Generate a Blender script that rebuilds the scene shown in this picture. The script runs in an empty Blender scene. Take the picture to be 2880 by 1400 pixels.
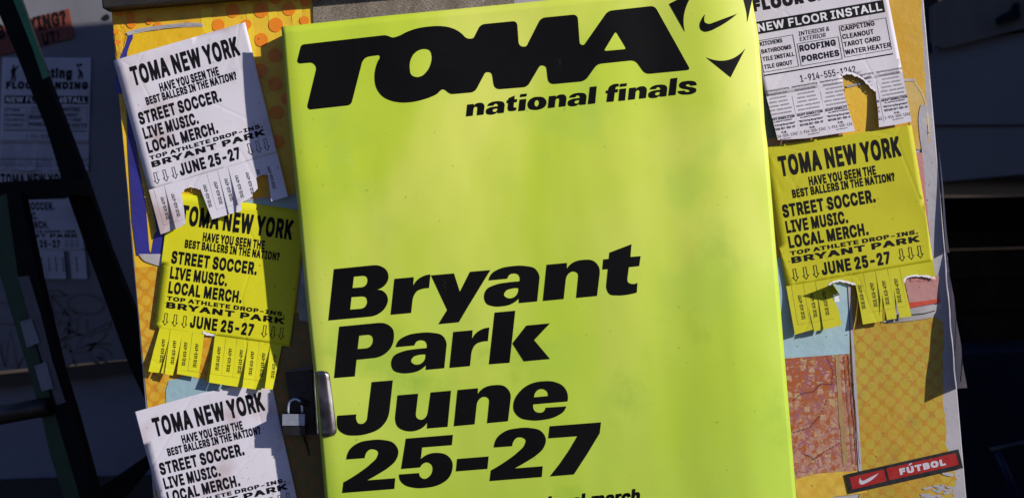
import bpy, bmesh, math, random
from mathutils import Vector, Matrix
from mathutils.geometry import tessellate_polygon

sc = bpy.context.scene
R = math.radians
random.seed(7)

# ------------------------------------------------------------------ camera, sky, sun, exposure
CAM_H = 1.0            # the picture's centre, metres above the pavement
PPM = 1791.0           # photograph pixels per metre on the board
DIST = 2880.0 / PPM * 50.0 / 36.0
ROLL = R(4.93)
cr, sr = math.cos(ROLL), math.sin(ROLL)

cam_data = bpy.data.cameras.new('camera')
cam = bpy.data.objects.new('camera', cam_data)
sc.collection.objects.link(cam)
cam_data.lens = 50.0
cam_data.sensor_width = 36.0
cam_data.clip_start = 0.05
cam_data.clip_end = 400.0
cam.matrix_world = Matrix(((cr, sr, 0, 0), (0, 0, -1, -DIST), (-sr, cr, 0, CAM_H), (0, 0, 0, 1)))
cam_data.dof.use_dof = True
cam_data.dof.focus_distance = DIST - 0.03
cam_data.dof.aperture_fstop = 5.0
sc.camera = cam

SUN_DIR = Vector((1.56, -1.0, 0.60)).normalized()
world = bpy.data.worlds.new('World')
sc.world = world
world.use_nodes = True
wn = world.node_tree
wn.nodes.clear()
wo = wn.nodes.new('ShaderNodeOutputWorld')
wb = wn.nodes.new('ShaderNodeBackground')
ws = wn.nodes.new('ShaderNodeTexSky')
ws.sky_type = 'NISHITA'
ws.sun_disc = False
ws.sun_elevation = math.asin(SUN_DIR.z)
ws.sun_rotation = math.atan2(SUN_DIR.x, SUN_DIR.y)
ws.ozone_density = 7.0
ws.dust_density = 0.0
ws.air_density = 1.3
wb.inputs['Strength'].default_value = 0.07
wt = wn.nodes.new('ShaderNodeMix'); wt.data_type = 'RGBA'; wt.blend_type = 'MULTIPLY'
wt.inputs[0].default_value = 1.0; wt.inputs[7].default_value = (1.20, .88, 1.12, 1)   # tints the sky light so shade turns more lavender
wn.links.new(ws.outputs[0], wt.inputs[6]); wn.links.new(wt.outputs[2], wb.inputs[0])
wn.links.new(wb.outputs[0], wo.inputs[0])

sun_data = bpy.data.lights.new('sun', 'SUN')
sun_data.energy = 4.3
sun_data.angle = R(0.9)
sun_data.color = (1.0, 0.93, 0.86)
sun = bpy.data.objects.new('sun', sun_data)
sun.rotation_euler = SUN_DIR.to_track_quat('Z', 'Y').to_euler()
sc.collection.objects.link(sun)

sc.view_settings.view_transform = 'Standard'
sc.view_settings.look = 'None'
sc.view_settings.gamma = 1.0
sc.view_settings.use_curve_mapping = False
sc.view_settings.exposure = 0.2

# ------------------------------------------------------------------ letter outlines, thousandths of the capital height, by weight and character code
GLYPHS = {
108: {
32: [360],
38: [883, [336,-12,434,-12,506,3,602,42,638,72,698,3,863,3,863,24,734,177,770,237,791,294,806,384,806,449,668,449,659,351,644,306,635,297,452,518,545,587,614,665,644,746,644,830,620,896,566,959,506,992,437,1007,354,1007,285,992,225,959,174,902,147,830,147,719,159,677,183,629,249,539,159,470,117,425,84,375,66,309,72,192,84,156,120,96,159,57,195,33,264,3],[378,111,330,117,270,147,231,189,210,252,216,303,234,339,279,390,333,431,348,425,551,180,509,147,473,129,437,117],[366,629,342,653,297,725,288,758,288,794,303,833,333,866,378,884,422,884,458,869,482,845,500,806,500,770,470,710,431,674]],
45: [892, [231,360,671,363,671,488,219,488,219,363]],
46: [384, [189,-9,249,3,276,24,294,60,294,120,282,150,252,177,204,192,171,189,138,177,111,153,96,117,96,63,108,33,132,9]],
48: [892, [401,-12,491,-12,539,-3,614,27,659,60,710,117,752,195,779,276,797,384,797,614,779,722,746,818,695,902,641,953,563,995,485,1013,410,1013,330,995,264,962,201,905,162,848,132,782,105,680,93,581,93,416,102,336,123,243,162,150,204,90,252,45,309,12],[425,120,387,129,339,159,309,192,276,249,252,321,240,384,234,554,258,701,282,764,312,812,336,839,387,872,416,881,479,881,524,863,560,836,584,809,614,758,650,632,659,551,659,446,635,300,617,249,587,195,554,159,506,129,470,120]],
49: [892, [159,0,773,3,773,126,554,129,554,998,378,998,312,944,165,842,165,689,180,686,192,689,407,848,407,129,147,126,147,3]],
50: [892, [135,0,770,3,770,129,333,132,647,470,707,551,743,629,755,692,755,758,737,836,692,911,662,941,596,983,482,1013,404,1013,342,1001,258,965,225,941,177,890,147,836,129,767,126,698,267,698,273,755,306,821,351,860,404,881,491,878,554,848,596,800,611,755,614,713,608,677,590,632,527,542,123,114,123,3]],
51: [892, [381,-12,503,-9,557,3,638,36,713,99,761,180,776,237,776,342,758,407,725,464,683,509,608,554,521,578,470,581,737,884,737,998,135,998,135,869,539,866,303,599,300,479,473,470,515,458,569,425,605,384,629,318,629,261,605,198,563,156,500,126,464,120,378,123,321,141,273,177,246,219,234,273,84,273,87,222,105,159,138,105,171,72,261,18]],
52: [892, [551,0,683,3,683,201,815,204,815,333,683,336,683,632,539,632,539,336,243,336,620,977,620,998,608,1001,485,1001,470,995,78,330,78,204,539,201,539,3]],
53: [892, [387,-12,482,-12,551,3,617,30,659,60,713,117,752,186,773,273,773,375,752,464,707,545,662,593,587,638,500,662,431,665,354,650,285,617,312,866,725,869,725,998,183,998,129,488,258,470,270,473,297,497,363,524,395,530,479,527,533,503,572,470,599,434,623,375,629,339,626,285,596,207,545,153,482,123,407,120,339,144,279,204,258,270,114,270,123,192,147,135,171,99,210,60,249,33,318,3]],
54: [892, [398,-12,512,-9,578,9,617,27,674,69,704,102,737,153,761,216,770,273,767,381,743,464,701,530,647,578,575,611,494,626,437,626,392,617,638,971,641,998,629,1001,494,1001,479,995,210,593,162,503,129,404,123,366,126,252,135,210,165,135,201,87,267,33,324,6],[419,117,384,126,339,153,294,204,267,276,267,357,294,425,345,479,404,506,485,506,515,497,554,473,593,431,614,390,626,342,623,270,596,201,554,153,491,120]],
55: [892, [198,0,342,3,773,860,773,998,120,998,120,869,611,866,186,24,186,3]],
56: [892, [392,-12,500,-12,539,-6,614,15,662,39,701,66,761,138,785,195,794,252,788,339,758,413,701,482,671,503,623,521,650,533,695,569,743,647,755,692,755,788,743,836,710,896,656,950,578,992,488,1013,366,1007,312,992,252,962,219,938,171,884,150,842,135,782,138,683,165,611,216,551,270,521,225,506,183,476,144,431,123,395,108,357,99,300,99,243,108,189,141,120,207,54,279,15],[431,117,351,132,309,156,279,183,249,243,249,315,261,348,285,384,336,425,404,449,503,446,560,422,611,378,641,318,647,285,644,252,614,186,569,147,509,123],[410,581,375,590,342,608,297,659,279,719,285,773,315,830,357,863,410,881,497,878,554,851,590,812,611,752,605,686,584,644,539,602,482,581]],
57: [892, [264,0,395,0,413,9,674,392,731,497,755,563,770,641,770,719,764,764,743,830,713,884,665,938,617,971,545,1001,482,1013,407,1013,348,1001,270,968,231,941,189,899,153,842,132,785,123,731,123,641,132,584,156,521,201,458,255,416,315,390,390,375,461,375,497,384,252,27,252,3],[413,491,348,518,294,575,267,647,267,722,291,791,312,821,348,854,395,878,482,881,545,854,593,803,623,731,626,656,614,608,596,572,557,527,494,494]],
65: [944, [42,0,189,3,282,273,662,273,755,6,770,0,911,3,905,45,554,998,398,1001,384,995,30,24,30,3],[330,404,470,833,557,557,614,404]],
66: [898, [126,0,530,0,599,9,671,30,731,63,773,102,800,144,818,192,827,261,824,327,809,387,782,434,743,476,689,509,653,518,653,524,692,539,722,560,761,605,785,674,785,782,770,839,749,881,707,929,665,959,608,983,503,1001,114,998,114,3],[267,132,264,443,512,443,551,437,614,404,659,354,680,294,677,243,656,198,608,156,536,135],[267,569,264,866,530,863,590,836,623,800,644,740,641,692,614,635,575,599,521,575,479,569]],
67: [1001, [473,-12,614,-6,698,18,773,57,812,87,872,156,905,216,932,306,932,327,920,330,782,327,752,246,704,189,638,147,560,126,470,129,392,156,348,186,312,222,273,279,240,360,225,434,222,533,234,617,252,677,291,752,339,806,395,845,473,872,551,875,593,869,656,845,728,788,764,731,782,671,932,671,923,731,893,809,851,872,803,920,758,953,695,983,569,1013,479,1013,387,995,312,965,228,905,162,827,123,755,90,653,78,569,78,428,90,345,129,231,177,150,219,102,300,42,375,9]],
68: [986, [126,0,476,0,611,24,701,63,746,93,794,138,836,195,881,291,902,375,911,470,902,626,878,719,839,803,791,869,728,923,641,968,512,998,114,998,114,3],[267,132,264,866,482,866,581,842,638,809,686,764,731,689,749,635,764,548,764,452,752,378,728,306,695,249,662,213,614,177,563,153,482,135]],
69: [827, [126,0,743,3,743,129,264,132,264,440,704,443,704,569,264,572,264,866,737,869,737,998,114,998,114,3]],
70: [810, [126,0,264,3,264,422,686,425,686,554,264,557,264,866,731,869,731,998,114,998,114,3]],
71: [1021, [473,-12,581,-12,668,6,755,42,803,75,860,132,902,198,929,273,941,351,941,512,554,515,542,512,542,384,794,381,791,342,776,288,743,228,698,180,644,147,584,129,494,126,455,132,398,153,348,186,312,222,273,279,240,360,225,434,222,533,234,617,252,677,291,752,342,809,390,842,455,869,497,875,545,875,617,860,683,824,731,776,770,710,782,671,932,671,932,704,905,785,860,860,818,905,755,953,701,980,623,1004,566,1013,476,1013,384,995,294,956,243,920,177,851,123,758,93,668,78,572,78,428,90,345,120,249,174,153,231,90,309,36,375,9]],
72: [1015, [126,0,264,3,264,443,752,443,752,3,899,3,899,998,752,998,752,578,264,578,264,998,114,998,114,3]],
73: [599, [72,0,539,3,539,129,375,132,375,866,539,869,539,998,60,998,60,869,228,866,228,132,60,129,60,3]],
74: [783, [321,-12,434,-9,533,24,569,48,614,93,650,159,668,246,668,998,521,998,521,267,506,207,482,168,455,144,410,123,342,120,306,129,282,141,249,171,225,213,213,264,213,354,63,354,69,207,84,153,111,102,159,51,189,30,240,6]],
75: [919, [126,0,264,3,264,324,387,455,398,449,713,3,884,3,881,30,497,560,527,599,881,974,881,998,698,998,348,620,264,515,264,998,114,998,114,3]],
76: [777, [126,0,716,3,716,129,264,132,264,998,252,1001,114,998,114,3]],
77: [1228, [126,0,258,3,255,761,327,554,545,6,560,0,680,3,899,557,968,752,968,3,1115,3,1115,998,926,1001,911,995,671,375,617,198,566,357,318,995,303,1001,114,998,114,3]],
78: [1026, [126,0,264,3,264,641,258,776,381,566,740,3,911,3,911,998,764,998,767,231,692,360,288,995,273,1001,114,998,114,3]],
79: [1046, [473,-12,575,-12,653,3,743,39,809,84,866,144,923,240,956,342,968,422,968,575,956,656,926,752,875,842,803,920,752,956,671,992,569,1013,479,1013,387,995,291,953,222,899,165,830,123,755,90,653,78,569,78,428,90,345,117,258,165,168,243,81,300,42,375,9],[494,126,443,135,392,156,348,186,297,240,261,300,237,369,225,431,222,533,234,617,252,677,273,722,315,782,369,830,428,860,473,872,548,875,590,869,668,836,701,812,764,740,800,665,815,611,824,545,824,455,815,390,797,327,770,270,734,219,692,180,620,141,554,126]],
80: [877, [126,0,264,3,264,357,500,357,602,375,644,390,698,422,737,458,773,509,806,617,809,710,803,758,782,827,749,884,707,926,668,953,599,983,491,1001,114,998,114,3],[267,488,264,866,521,863,572,845,611,815,632,788,653,740,659,653,644,593,602,533,548,500,494,488]],
81: [1046, [779,-93,920,-90,920,-66,806,84,851,126,902,198,935,270,956,342,968,422,968,575,956,656,932,737,902,800,854,869,788,932,704,980,626,1004,569,1013,455,1010,360,986,291,953,216,893,159,821,111,725,90,653,78,569,81,398,111,273,138,213,180,147,243,81,300,42,375,9,473,-12,575,-12,653,3,692,18,767,-90],[494,126,443,135,392,156,348,186,297,240,261,300,237,369,225,431,222,533,234,617,252,677,273,722,315,782,369,830,428,860,473,872,548,875,590,869,668,836,701,812,764,740,800,665,815,611,824,545,824,455,815,390,791,312,761,255,719,204,626,327,470,327,476,297,599,141,599,135,578,129]],
82: [884, [126,0,264,3,264,381,476,381,674,6,689,0,845,3,842,30,635,401,638,410,701,440,752,488,788,554,809,653,806,749,788,821,764,869,737,905,671,956,614,980,494,1001,114,998,114,3],[267,512,264,866,524,863,578,845,629,800,653,749,662,674,647,608,611,557,569,530,518,515]],
83: [881, [410,-18,545,-9,611,9,680,42,728,78,770,132,791,174,806,237,806,324,791,384,764,428,716,476,626,527,345,611,288,647,252,692,246,749,264,797,285,824,342,863,422,881,506,875,581,842,629,791,647,728,794,728,791,779,776,833,752,878,716,920,665,959,611,986,494,1013,401,1013,345,1004,285,986,228,959,186,929,135,869,108,806,99,752,102,674,114,629,144,578,180,542,246,500,294,479,566,398,626,360,656,318,662,297,659,246,626,189,593,159,542,132,458,117,375,123,291,159,246,207,231,240,225,285,72,285,78,219,99,156,135,99,171,63,261,12,336,-9]],
84: [884, [384,0,515,3,515,866,824,869,824,998,60,998,60,869,372,866,372,3]],
85: [1015, [464,-15,599,-9,686,15,731,36,815,102,854,153,878,201,899,285,899,998,755,998,755,360,749,306,734,258,704,207,650,159,590,132,530,123,437,129,372,156,321,198,279,267,261,348,261,998,114,998,114,324,120,264,135,210,186,120,252,57,330,15,401,-6]],
86: [944, [401,0,557,3,902,947,911,998,770,1001,755,995,554,416,476,165,407,378,186,998,30,998,33,968,363,75,390,3]],
87: [1339, [309,0,452,0,467,6,626,587,668,770,872,3,1040,3,1303,953,1309,998,1169,1001,1154,992,971,276,959,204,953,207,905,422,752,998,599,1001,584,992,413,342,384,204,183,998,30,998,33,965,291,21,297,3]],
88: [932, [48,0,201,3,360,228,440,351,464,398,569,234,731,3,896,3,896,27,560,509,560,521,578,548,878,974,878,998,716,998,503,689,470,626,464,626,419,710,225,998,57,998,57,974,378,509,39,30,36,3]],
89: [929, [401,0,539,3,539,407,890,965,896,998,743,1001,725,992,527,668,467,551,204,992,186,1001,30,998,30,977,390,404,390,3]],
97: [769, [297,-18,369,-15,443,6,494,36,527,75,530,3,671,3,671,524,662,587,629,659,590,701,533,734,497,746,440,758,360,761,240,737,183,710,147,683,114,647,78,581,78,560,207,527,219,530,228,554,249,581,282,608,342,632,410,635,470,617,506,584,518,563,530,503,524,485,509,470,488,461,288,437,186,410,117,372,93,348,66,297,57,249,60,165,72,123,102,72,138,36,192,6],[312,111,258,126,228,147,210,171,201,225,222,273,258,300,288,312,437,333,530,354,527,255,518,225,488,174,455,144,410,120,372,111]],
102: [511, [168,0,297,3,297,626,461,629,461,749,297,752,297,833,312,878,348,905,416,908,440,899,461,902,488,992,488,1022,473,1028,413,1040,339,1040,261,1019,234,1004,189,962,162,908,156,881,156,752,12,749,12,629,156,626,156,3]],
105: [344, [114,0,243,3,243,749,231,752,102,749,102,3],[150,851,216,857,234,866,264,905,267,956,261,980,234,1013,216,1022,195,1028,129,1022,105,1007,84,980,78,920,90,887,117,863]],
108: [386, [243,-3,327,-3,366,6,372,9,372,30,351,126,270,126,252,141,243,177,243,998,114,1001,102,998,102,135,114,84,132,51,156,27,183,12]],
110: [810, [114,0,243,3,243,470,252,515,264,545,300,590,348,620,407,632,464,626,509,602,542,563,560,521,566,494,566,3,707,3,707,536,698,587,677,641,653,677,611,716,575,737,515,755,470,761,401,758,315,731,279,707,240,662,240,749,102,749,102,3]],
111: [819, [372,-15,446,-15,524,0,578,21,635,60,692,126,722,183,740,234,752,297,755,413,746,485,728,548,695,614,656,665,602,710,548,737,464,758,384,761,324,752,252,728,195,692,147,644,105,578,81,515,69,458,66,312,72,270,96,186,129,126,177,69,228,30,297,0],[407,111,357,117,318,135,252,201,231,243,213,309,210,416,234,509,261,557,291,590,351,626,440,632,506,608,542,578,569,542,602,458,611,404,611,339,590,246,551,177,527,153,479,123]],
115: [723, [321,-15,443,-9,545,24,581,48,617,84,641,120,656,165,659,246,653,279,635,321,599,363,569,384,509,410,291,467,261,485,237,521,234,554,249,587,282,617,342,638,419,635,458,617,503,563,512,533,530,530,644,557,644,587,620,641,566,704,500,740,428,758,345,761,294,755,240,740,189,716,126,662,99,611,90,569,90,506,99,461,123,416,153,387,189,363,255,336,452,288,482,270,509,234,512,195,494,162,458,132,395,111,327,111,276,126,228,168,204,225,180,228,69,201,69,177,84,129,108,87,138,54,210,9]],
116: [459, [330,-9,390,-6,425,3,431,6,431,36,413,123,306,123,279,144,270,165,267,626,416,629,416,749,267,752,267,923,138,926,126,923,126,752,12,749,12,629,126,626,126,144,144,84,162,57,204,21,273,-3]],
},
109: {
32: [338],
34: [661, [183,573,306,576,315,587,329,897,329,987,320,998,169,1001,135,998,126,987,141,587,149,576],[388,573,514,576,523,587,534,888,534,987,526,998,374,1001,340,998,332,987,346,587,354,576]],
38: [890, [346,-11,438,-11,506,-3,579,20,621,45,630,45,663,3,829,0,863,3,871,14,869,79,767,200,793,253,812,323,818,371,815,478,810,483,776,486,635,483,627,472,627,427,616,382,512,509,613,599,652,663,666,711,666,829,641,897,585,961,528,992,475,1003,363,1006,275,992,219,961,166,902,138,829,135,706,149,647,174,596,211,545,157,503,104,444,79,402,62,340,62,222,67,191,79,157,115,96,169,45,225,14,278,-3],[391,166,346,177,306,200,275,233,261,270,264,295,278,323,340,385,346,385,492,208,453,183],[382,672,346,720,334,767,349,795,365,812,408,829,438,815,455,798,467,779,467,762,444,722]],
39: [454, [183,573,306,576,315,587,329,897,329,987,320,998,169,1001,135,998,126,987,141,587,149,576]],
40: [575, [360,-171,500,-169,509,-157,509,-98,424,90,385,214,357,379,360,481,379,613,433,804,475,914,509,981,509,1040,500,1051,360,1054,326,1051,318,1043,267,944,228,840,191,708,166,559,160,337,169,253,197,118,236,3,301,-132,326,-169]],
41: [575, [110,-171,219,-171,253,-169,259,-163,318,-48,363,67,394,177,410,275,416,478,391,683,334,883,306,950,264,1034,250,1051,110,1054,76,1051,67,1040,67,978,121,866,177,691,205,562,219,436,214,334,186,197,152,90,67,-98,70,-163,76,-169]],
43: [899, [399,62,500,62,534,65,540,70,543,309,745,309,779,312,787,323,787,478,779,489,543,492,543,725,534,736,399,739,365,736,360,731,357,492,152,492,118,489,110,478,110,323,118,312,357,309,357,76,365,65]],
44: [422, [110,-214,194,-214,228,-211,233,-205,329,129,329,197,320,208,163,211,129,208,124,202,67,-141,70,-205,76,-211]],
45: [899, [247,337,683,340,691,351,691,509,683,520,649,523,214,520,205,509,205,351,214,340]],
46: [422, [208,-8,287,3,318,28,337,67,334,174,323,197,298,222,270,236,205,242,149,233,107,200,93,171,90,70,104,37,132,8,149,0]],
48: [899, [408,-11,492,-11,559,-3,630,25,672,56,725,115,759,174,793,270,810,371,810,627,793,728,762,818,711,902,655,956,582,995,520,1009,416,1012,349,1003,304,989,230,944,174,883,135,812,104,717,90,630,90,368,110,259,138,180,183,104,245,42,320,3],[447,174,416,183,371,211,349,236,320,284,298,351,287,410,281,531,304,669,334,742,382,798,416,818,458,826,500,810,534,784,576,722,610,604,618,469,604,365,585,298,565,256,514,200,483,183]],
49: [899, [180,0,745,0,779,3,787,14,787,169,779,180,582,183,582,987,573,998,363,998,155,840,155,658,163,647,233,647,382,756,382,183,146,180,138,169,138,14,146,3]],
50: [899, [157,0,742,0,776,3,784,14,784,171,776,183,424,186,587,357,689,475,739,554,765,624,770,661,770,762,753,835,708,911,675,944,613,984,551,1003,483,1012,410,1012,329,1001,250,967,219,944,169,891,138,835,118,745,118,666,126,655,304,655,312,666,318,720,337,765,365,795,430,826,469,824,528,795,557,765,573,720,562,661,498,565,118,163,115,14,124,3]],
51: [899, [388,-11,517,-8,618,17,677,51,728,98,776,180,790,233,793,332,784,399,756,467,731,503,694,540,658,565,593,593,545,602,751,835,753,987,745,998,169,1001,135,998,126,987,126,826,135,815,458,812,281,607,284,455,290,450,323,447,424,447,492,430,557,385,585,334,590,295,582,264,559,228,528,202,453,174,382,183,332,208,298,245,281,306,273,318,121,320,87,318,82,312,79,242,84,205,98,160,132,104,183,56,228,28,318,-3]],
52: [899, [548,0,661,0,694,3,700,8,703,188,784,188,818,191,824,197,826,363,818,374,703,377,703,644,694,655,661,658,548,658,514,655,509,649,506,377,320,377,644,928,644,987,635,998,486,1001,453,998,444,989,76,365,73,202,82,191,115,188,506,188,506,14,514,3]],
53: [899, [394,-11,517,-8,596,11,658,45,717,101,767,186,781,233,787,267,787,402,776,461,745,534,706,587,644,641,582,669,509,683,436,686,377,680,337,669,354,812,734,815,742,826,742,987,734,998,214,1001,180,998,171,987,121,540,124,464,138,455,208,447,306,444,323,461,360,481,416,498,447,498,495,481,534,453,565,413,585,363,587,318,576,278,557,242,531,214,503,194,450,174,399,183,351,211,320,247,306,298,295,315,149,318,115,315,110,309,107,245,115,191,141,132,163,98,205,56,275,14,329,-3]],
54: [899, [405,-11,545,-6,632,25,686,65,720,101,751,149,776,214,784,267,781,408,759,486,728,540,683,587,624,624,571,641,472,649,658,916,663,928,663,987,655,998,495,1001,461,998,453,989,200,613,152,523,121,430,115,394,118,247,138,174,157,132,191,87,259,31,329,0],[444,171,396,188,349,228,315,295,312,346,334,405,365,441,413,469,453,478,498,464,551,422,576,377,587,320,576,273,551,228,503,188,469,174]],
55: [899, [216,0,340,0,374,3,379,8,787,818,787,987,779,998,155,1001,121,998,115,992,112,826,121,815,548,812,174,73,177,8,183,3]],
56: [899, [399,-11,554,-6,596,3,661,28,711,62,748,98,790,169,804,219,807,326,793,396,745,481,711,514,694,523,745,587,767,647,770,790,759,835,725,897,669,953,596,992,523,1009,374,1009,318,998,259,973,214,942,169,894,141,840,126,784,126,669,135,630,157,579,202,523,180,509,138,461,101,385,93,332,93,239,107,171,135,118,157,90,219,39,304,3],[441,171,382,186,332,216,301,261,295,306,326,365,368,399,416,419,469,422,520,405,554,382,587,343,604,287,590,247,551,205,489,177],[436,607,405,616,357,647,332,689,326,725,337,759,365,795,424,824,464,826,520,804,551,776,571,731,571,706,557,669,523,632,467,607]],
57: [899, [278,0,402,0,436,3,447,14,691,374,748,478,770,540,784,613,784,725,779,767,759,829,728,885,677,942,632,973,565,1001,483,1012,413,1012,360,1006,301,989,247,961,180,899,146,846,124,787,115,736,118,587,132,531,166,467,222,408,267,379,340,357,424,351,236,76,239,8,245,3],[438,523,388,543,349,576,318,635,312,689,332,748,368,793,416,821,464,826,506,810,545,779,576,725,587,666,576,621,562,593,531,557,481,528]],
63: [728, [332,-8,394,-3,419,8,444,34,458,62,461,155,455,177,438,205,399,233,320,239,267,230,230,200,214,163,214,67,233,28,270,0],[278,273,424,275,433,287,438,368,455,410,486,441,568,495,616,543,658,621,666,663,666,795,649,857,616,914,576,953,520,987,469,1003,402,1012,326,1012,259,1003,200,984,143,950,107,914,82,877,59,826,48,759,48,694,56,683,242,683,250,694,261,756,275,781,309,812,349,829,374,829,427,804,447,784,467,748,467,714,441,666,396,624,320,576,278,534,253,486,239,419,236,287,245,275]],
65: [947, [70,0,197,0,230,3,236,8,320,256,624,256,703,31,720,3,874,0,908,3,914,8,916,76,911,93,587,973,573,998,405,1001,371,998,363,989,28,73,31,8,37,3],[391,441,388,450,472,691,557,441]],
66: [904, [149,0,528,0,627,11,683,28,739,59,784,101,810,141,835,219,838,318,829,388,793,464,751,509,725,523,767,565,793,618,801,669,798,784,784,838,762,883,717,933,677,961,602,989,503,1001,149,1001,115,998,110,992,107,14,115,3],[312,186,309,416,500,416,526,410,585,379,610,354,630,320,635,278,624,250,604,225,568,202,486,186],[312,596,309,812,495,812,554,790,587,756,599,731,602,700,579,652,548,624,475,596]],
67: [1001, [475,-11,571,-11,641,-3,722,22,779,53,815,82,877,152,911,214,936,298,936,357,928,368,742,368,708,287,669,239,630,211,593,194,543,180,506,180,433,202,379,236,340,278,304,340,278,422,270,486,273,543,287,613,318,689,351,736,385,767,441,801,495,818,540,821,624,793,675,756,703,722,742,630,894,627,928,630,936,641,936,700,914,779,885,835,857,874,807,925,765,956,706,984,621,1006,481,1012,408,1003,332,981,256,939,194,883,138,804,104,731,79,632,73,585,73,413,79,365,104,267,146,180,214,96,290,39,379,3]],
68: [987, [149,0,478,0,565,8,627,22,711,59,753,87,804,135,843,188,888,284,908,363,916,453,916,551,908,638,877,748,838,824,779,894,714,942,630,978,545,995,475,1001,149,1001,115,998,110,992,107,14,115,3],[312,186,309,812,472,812,540,795,618,751,663,700,691,644,714,551,717,475,706,405,689,351,666,306,641,273,602,239,551,211,469,188]],
69: [838, [149,0,717,0,751,3,756,8,759,171,751,183,309,186,309,413,680,413,714,416,722,427,722,585,714,596,309,599,309,812,745,815,753,826,753,987,745,998,149,1001,115,998,110,992,107,14,115,3]],
70: [821, [149,0,301,3,309,14,309,396,663,396,697,399,706,410,706,571,697,582,309,585,309,812,739,815,748,826,748,987,739,998,149,1001,115,998,110,992,107,14,115,3]],
71: [1019, [475,-11,576,-11,647,-3,728,22,784,53,852,112,891,166,922,230,942,312,944,531,936,543,902,545,551,545,517,543,512,537,509,371,517,360,736,357,728,320,691,259,652,222,599,194,545,180,506,180,427,205,379,236,351,264,304,340,278,422,270,486,273,543,287,613,318,689,351,736,388,770,447,804,492,818,531,821,618,793,649,773,689,734,714,694,742,630,894,627,928,630,936,641,936,711,919,767,888,829,852,880,790,936,736,970,672,995,618,1006,478,1012,405,1003,329,981,250,936,183,871,138,807,104,734,79,635,73,587,73,413,79,365,107,259,149,174,188,121,225,84,298,34,379,3]],
72: [1014, [149,0,301,3,309,14,309,416,706,416,706,14,714,3,748,0,863,0,897,3,902,8,905,987,897,998,748,1001,714,998,706,987,706,604,309,604,306,992,301,998,267,1001,149,1001,115,998,110,992,107,14,115,3]],
73: [624, [98,0,526,0,559,3,568,14,565,177,559,183,526,186,413,186,413,812,526,812,559,815,565,821,568,987,559,998,98,1001,65,998,56,987,59,821,65,815,98,812,214,812,214,186,98,186,65,183,59,177,56,14,65,3]],
74: [796, [332,-11,472,-6,554,22,607,62,635,93,672,160,689,242,689,987,680,998,531,1001,498,998,489,987,489,301,475,245,447,205,416,186,382,174,340,183,306,202,281,233,267,267,261,298,261,382,253,394,101,396,67,394,59,382,59,247,65,205,79,155,107,101,157,48,186,28,253,0]],
75: [924, [149,0,267,0,301,3,306,8,309,315,391,399,405,388,677,3,849,0,883,3,888,8,891,73,885,84,545,554,885,919,888,987,880,998,663,998,312,616,306,992,301,998,267,1001,149,1001,115,998,110,992,107,14,115,3]],
76: [791, [149,0,691,0,725,3,734,14,734,171,725,183,309,186,309,987,301,998,149,1001,115,998,107,987,107,14,115,3]],
77: [1214, [149,0,295,3,304,14,304,540,514,11,523,3,557,0,658,0,691,3,706,25,908,543,908,14,916,3,950,0,1065,0,1099,3,1105,8,1107,987,1099,998,899,1001,866,998,857,989,630,402,610,334,357,989,349,998,315,1001,149,1001,115,998,110,992,107,14,115,3]],
78: [1025, [149,0,301,3,309,14,309,621,697,8,703,3,736,0,874,0,908,3,914,8,916,987,908,998,759,1001,725,998,717,987,717,379,329,989,320,998,287,1001,149,1001,115,998,110,992,107,14,115,3]],
79: [1043, [475,-11,571,-11,666,3,751,37,812,79,871,141,905,191,939,264,964,363,973,469,967,616,950,700,905,807,860,871,773,950,700,987,621,1006,481,1012,408,1003,332,981,256,939,205,894,143,812,104,731,79,632,73,585,73,413,79,365,104,267,143,186,186,126,236,76,290,39,379,3],[509,180,422,208,379,236,337,281,312,320,290,377,275,436,270,512,281,590,298,647,323,697,354,739,399,779,441,801,495,818,534,821,596,804,635,784,666,762,708,717,739,663,756,618,770,548,773,478,765,416,748,357,725,309,691,261,658,230,604,200,554,183]],
80: [884, [149,0,301,3,309,14,309,334,500,334,618,351,658,365,708,396,751,436,784,483,807,540,818,590,821,717,815,762,795,826,762,885,717,930,680,956,641,975,593,989,492,1001,149,1001,115,998,110,992,107,14,115,3],[312,520,309,812,486,812,528,801,576,770,607,722,618,663,604,607,573,562,523,531,481,520]],
82: [892, [149,0,301,3,309,14,309,357,453,357,630,20,644,3,812,0,846,3,852,8,855,73,677,391,677,396,722,422,776,481,810,557,821,624,821,725,801,821,776,871,751,905,683,959,596,989,495,1001,149,1001,115,998,110,992,107,14,115,3],[312,543,309,812,489,812,551,793,593,756,613,714,618,661,607,621,582,585,543,559,483,543]],
83: [888, [416,-17,576,-6,627,8,691,39,736,73,781,129,804,174,818,233,818,354,812,385,790,438,742,495,700,526,641,557,377,635,323,669,298,700,295,725,301,742,340,790,408,821,458,826,517,810,565,781,593,748,604,697,616,683,765,680,798,683,804,689,807,756,798,807,773,866,739,911,694,950,647,978,602,995,528,1009,408,1012,351,1006,275,987,222,961,183,933,129,871,101,807,93,756,93,669,107,602,138,548,177,509,239,469,284,450,540,374,596,337,616,309,616,273,576,219,517,186,475,174,433,171,368,188,312,222,281,267,273,318,264,329,110,332,76,329,70,323,67,256,82,186,121,110,169,59,205,34,278,3]],
84: [892, [391,0,537,3,545,14,545,812,826,815,835,826,835,987,826,998,98,1001,65,998,56,987,56,826,65,815,349,812,349,14,357,3]],
85: [1014, [467,-14,548,-14,627,-6,697,14,739,34,824,101,860,149,885,200,905,278,905,987,897,998,751,1001,717,998,708,987,708,388,703,337,677,270,638,225,587,194,526,177,475,180,402,208,349,256,318,315,306,377,304,992,298,998,264,1001,149,1001,115,998,107,987,107,315,112,259,126,208,177,118,214,79,261,42,351,3]],
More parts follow.
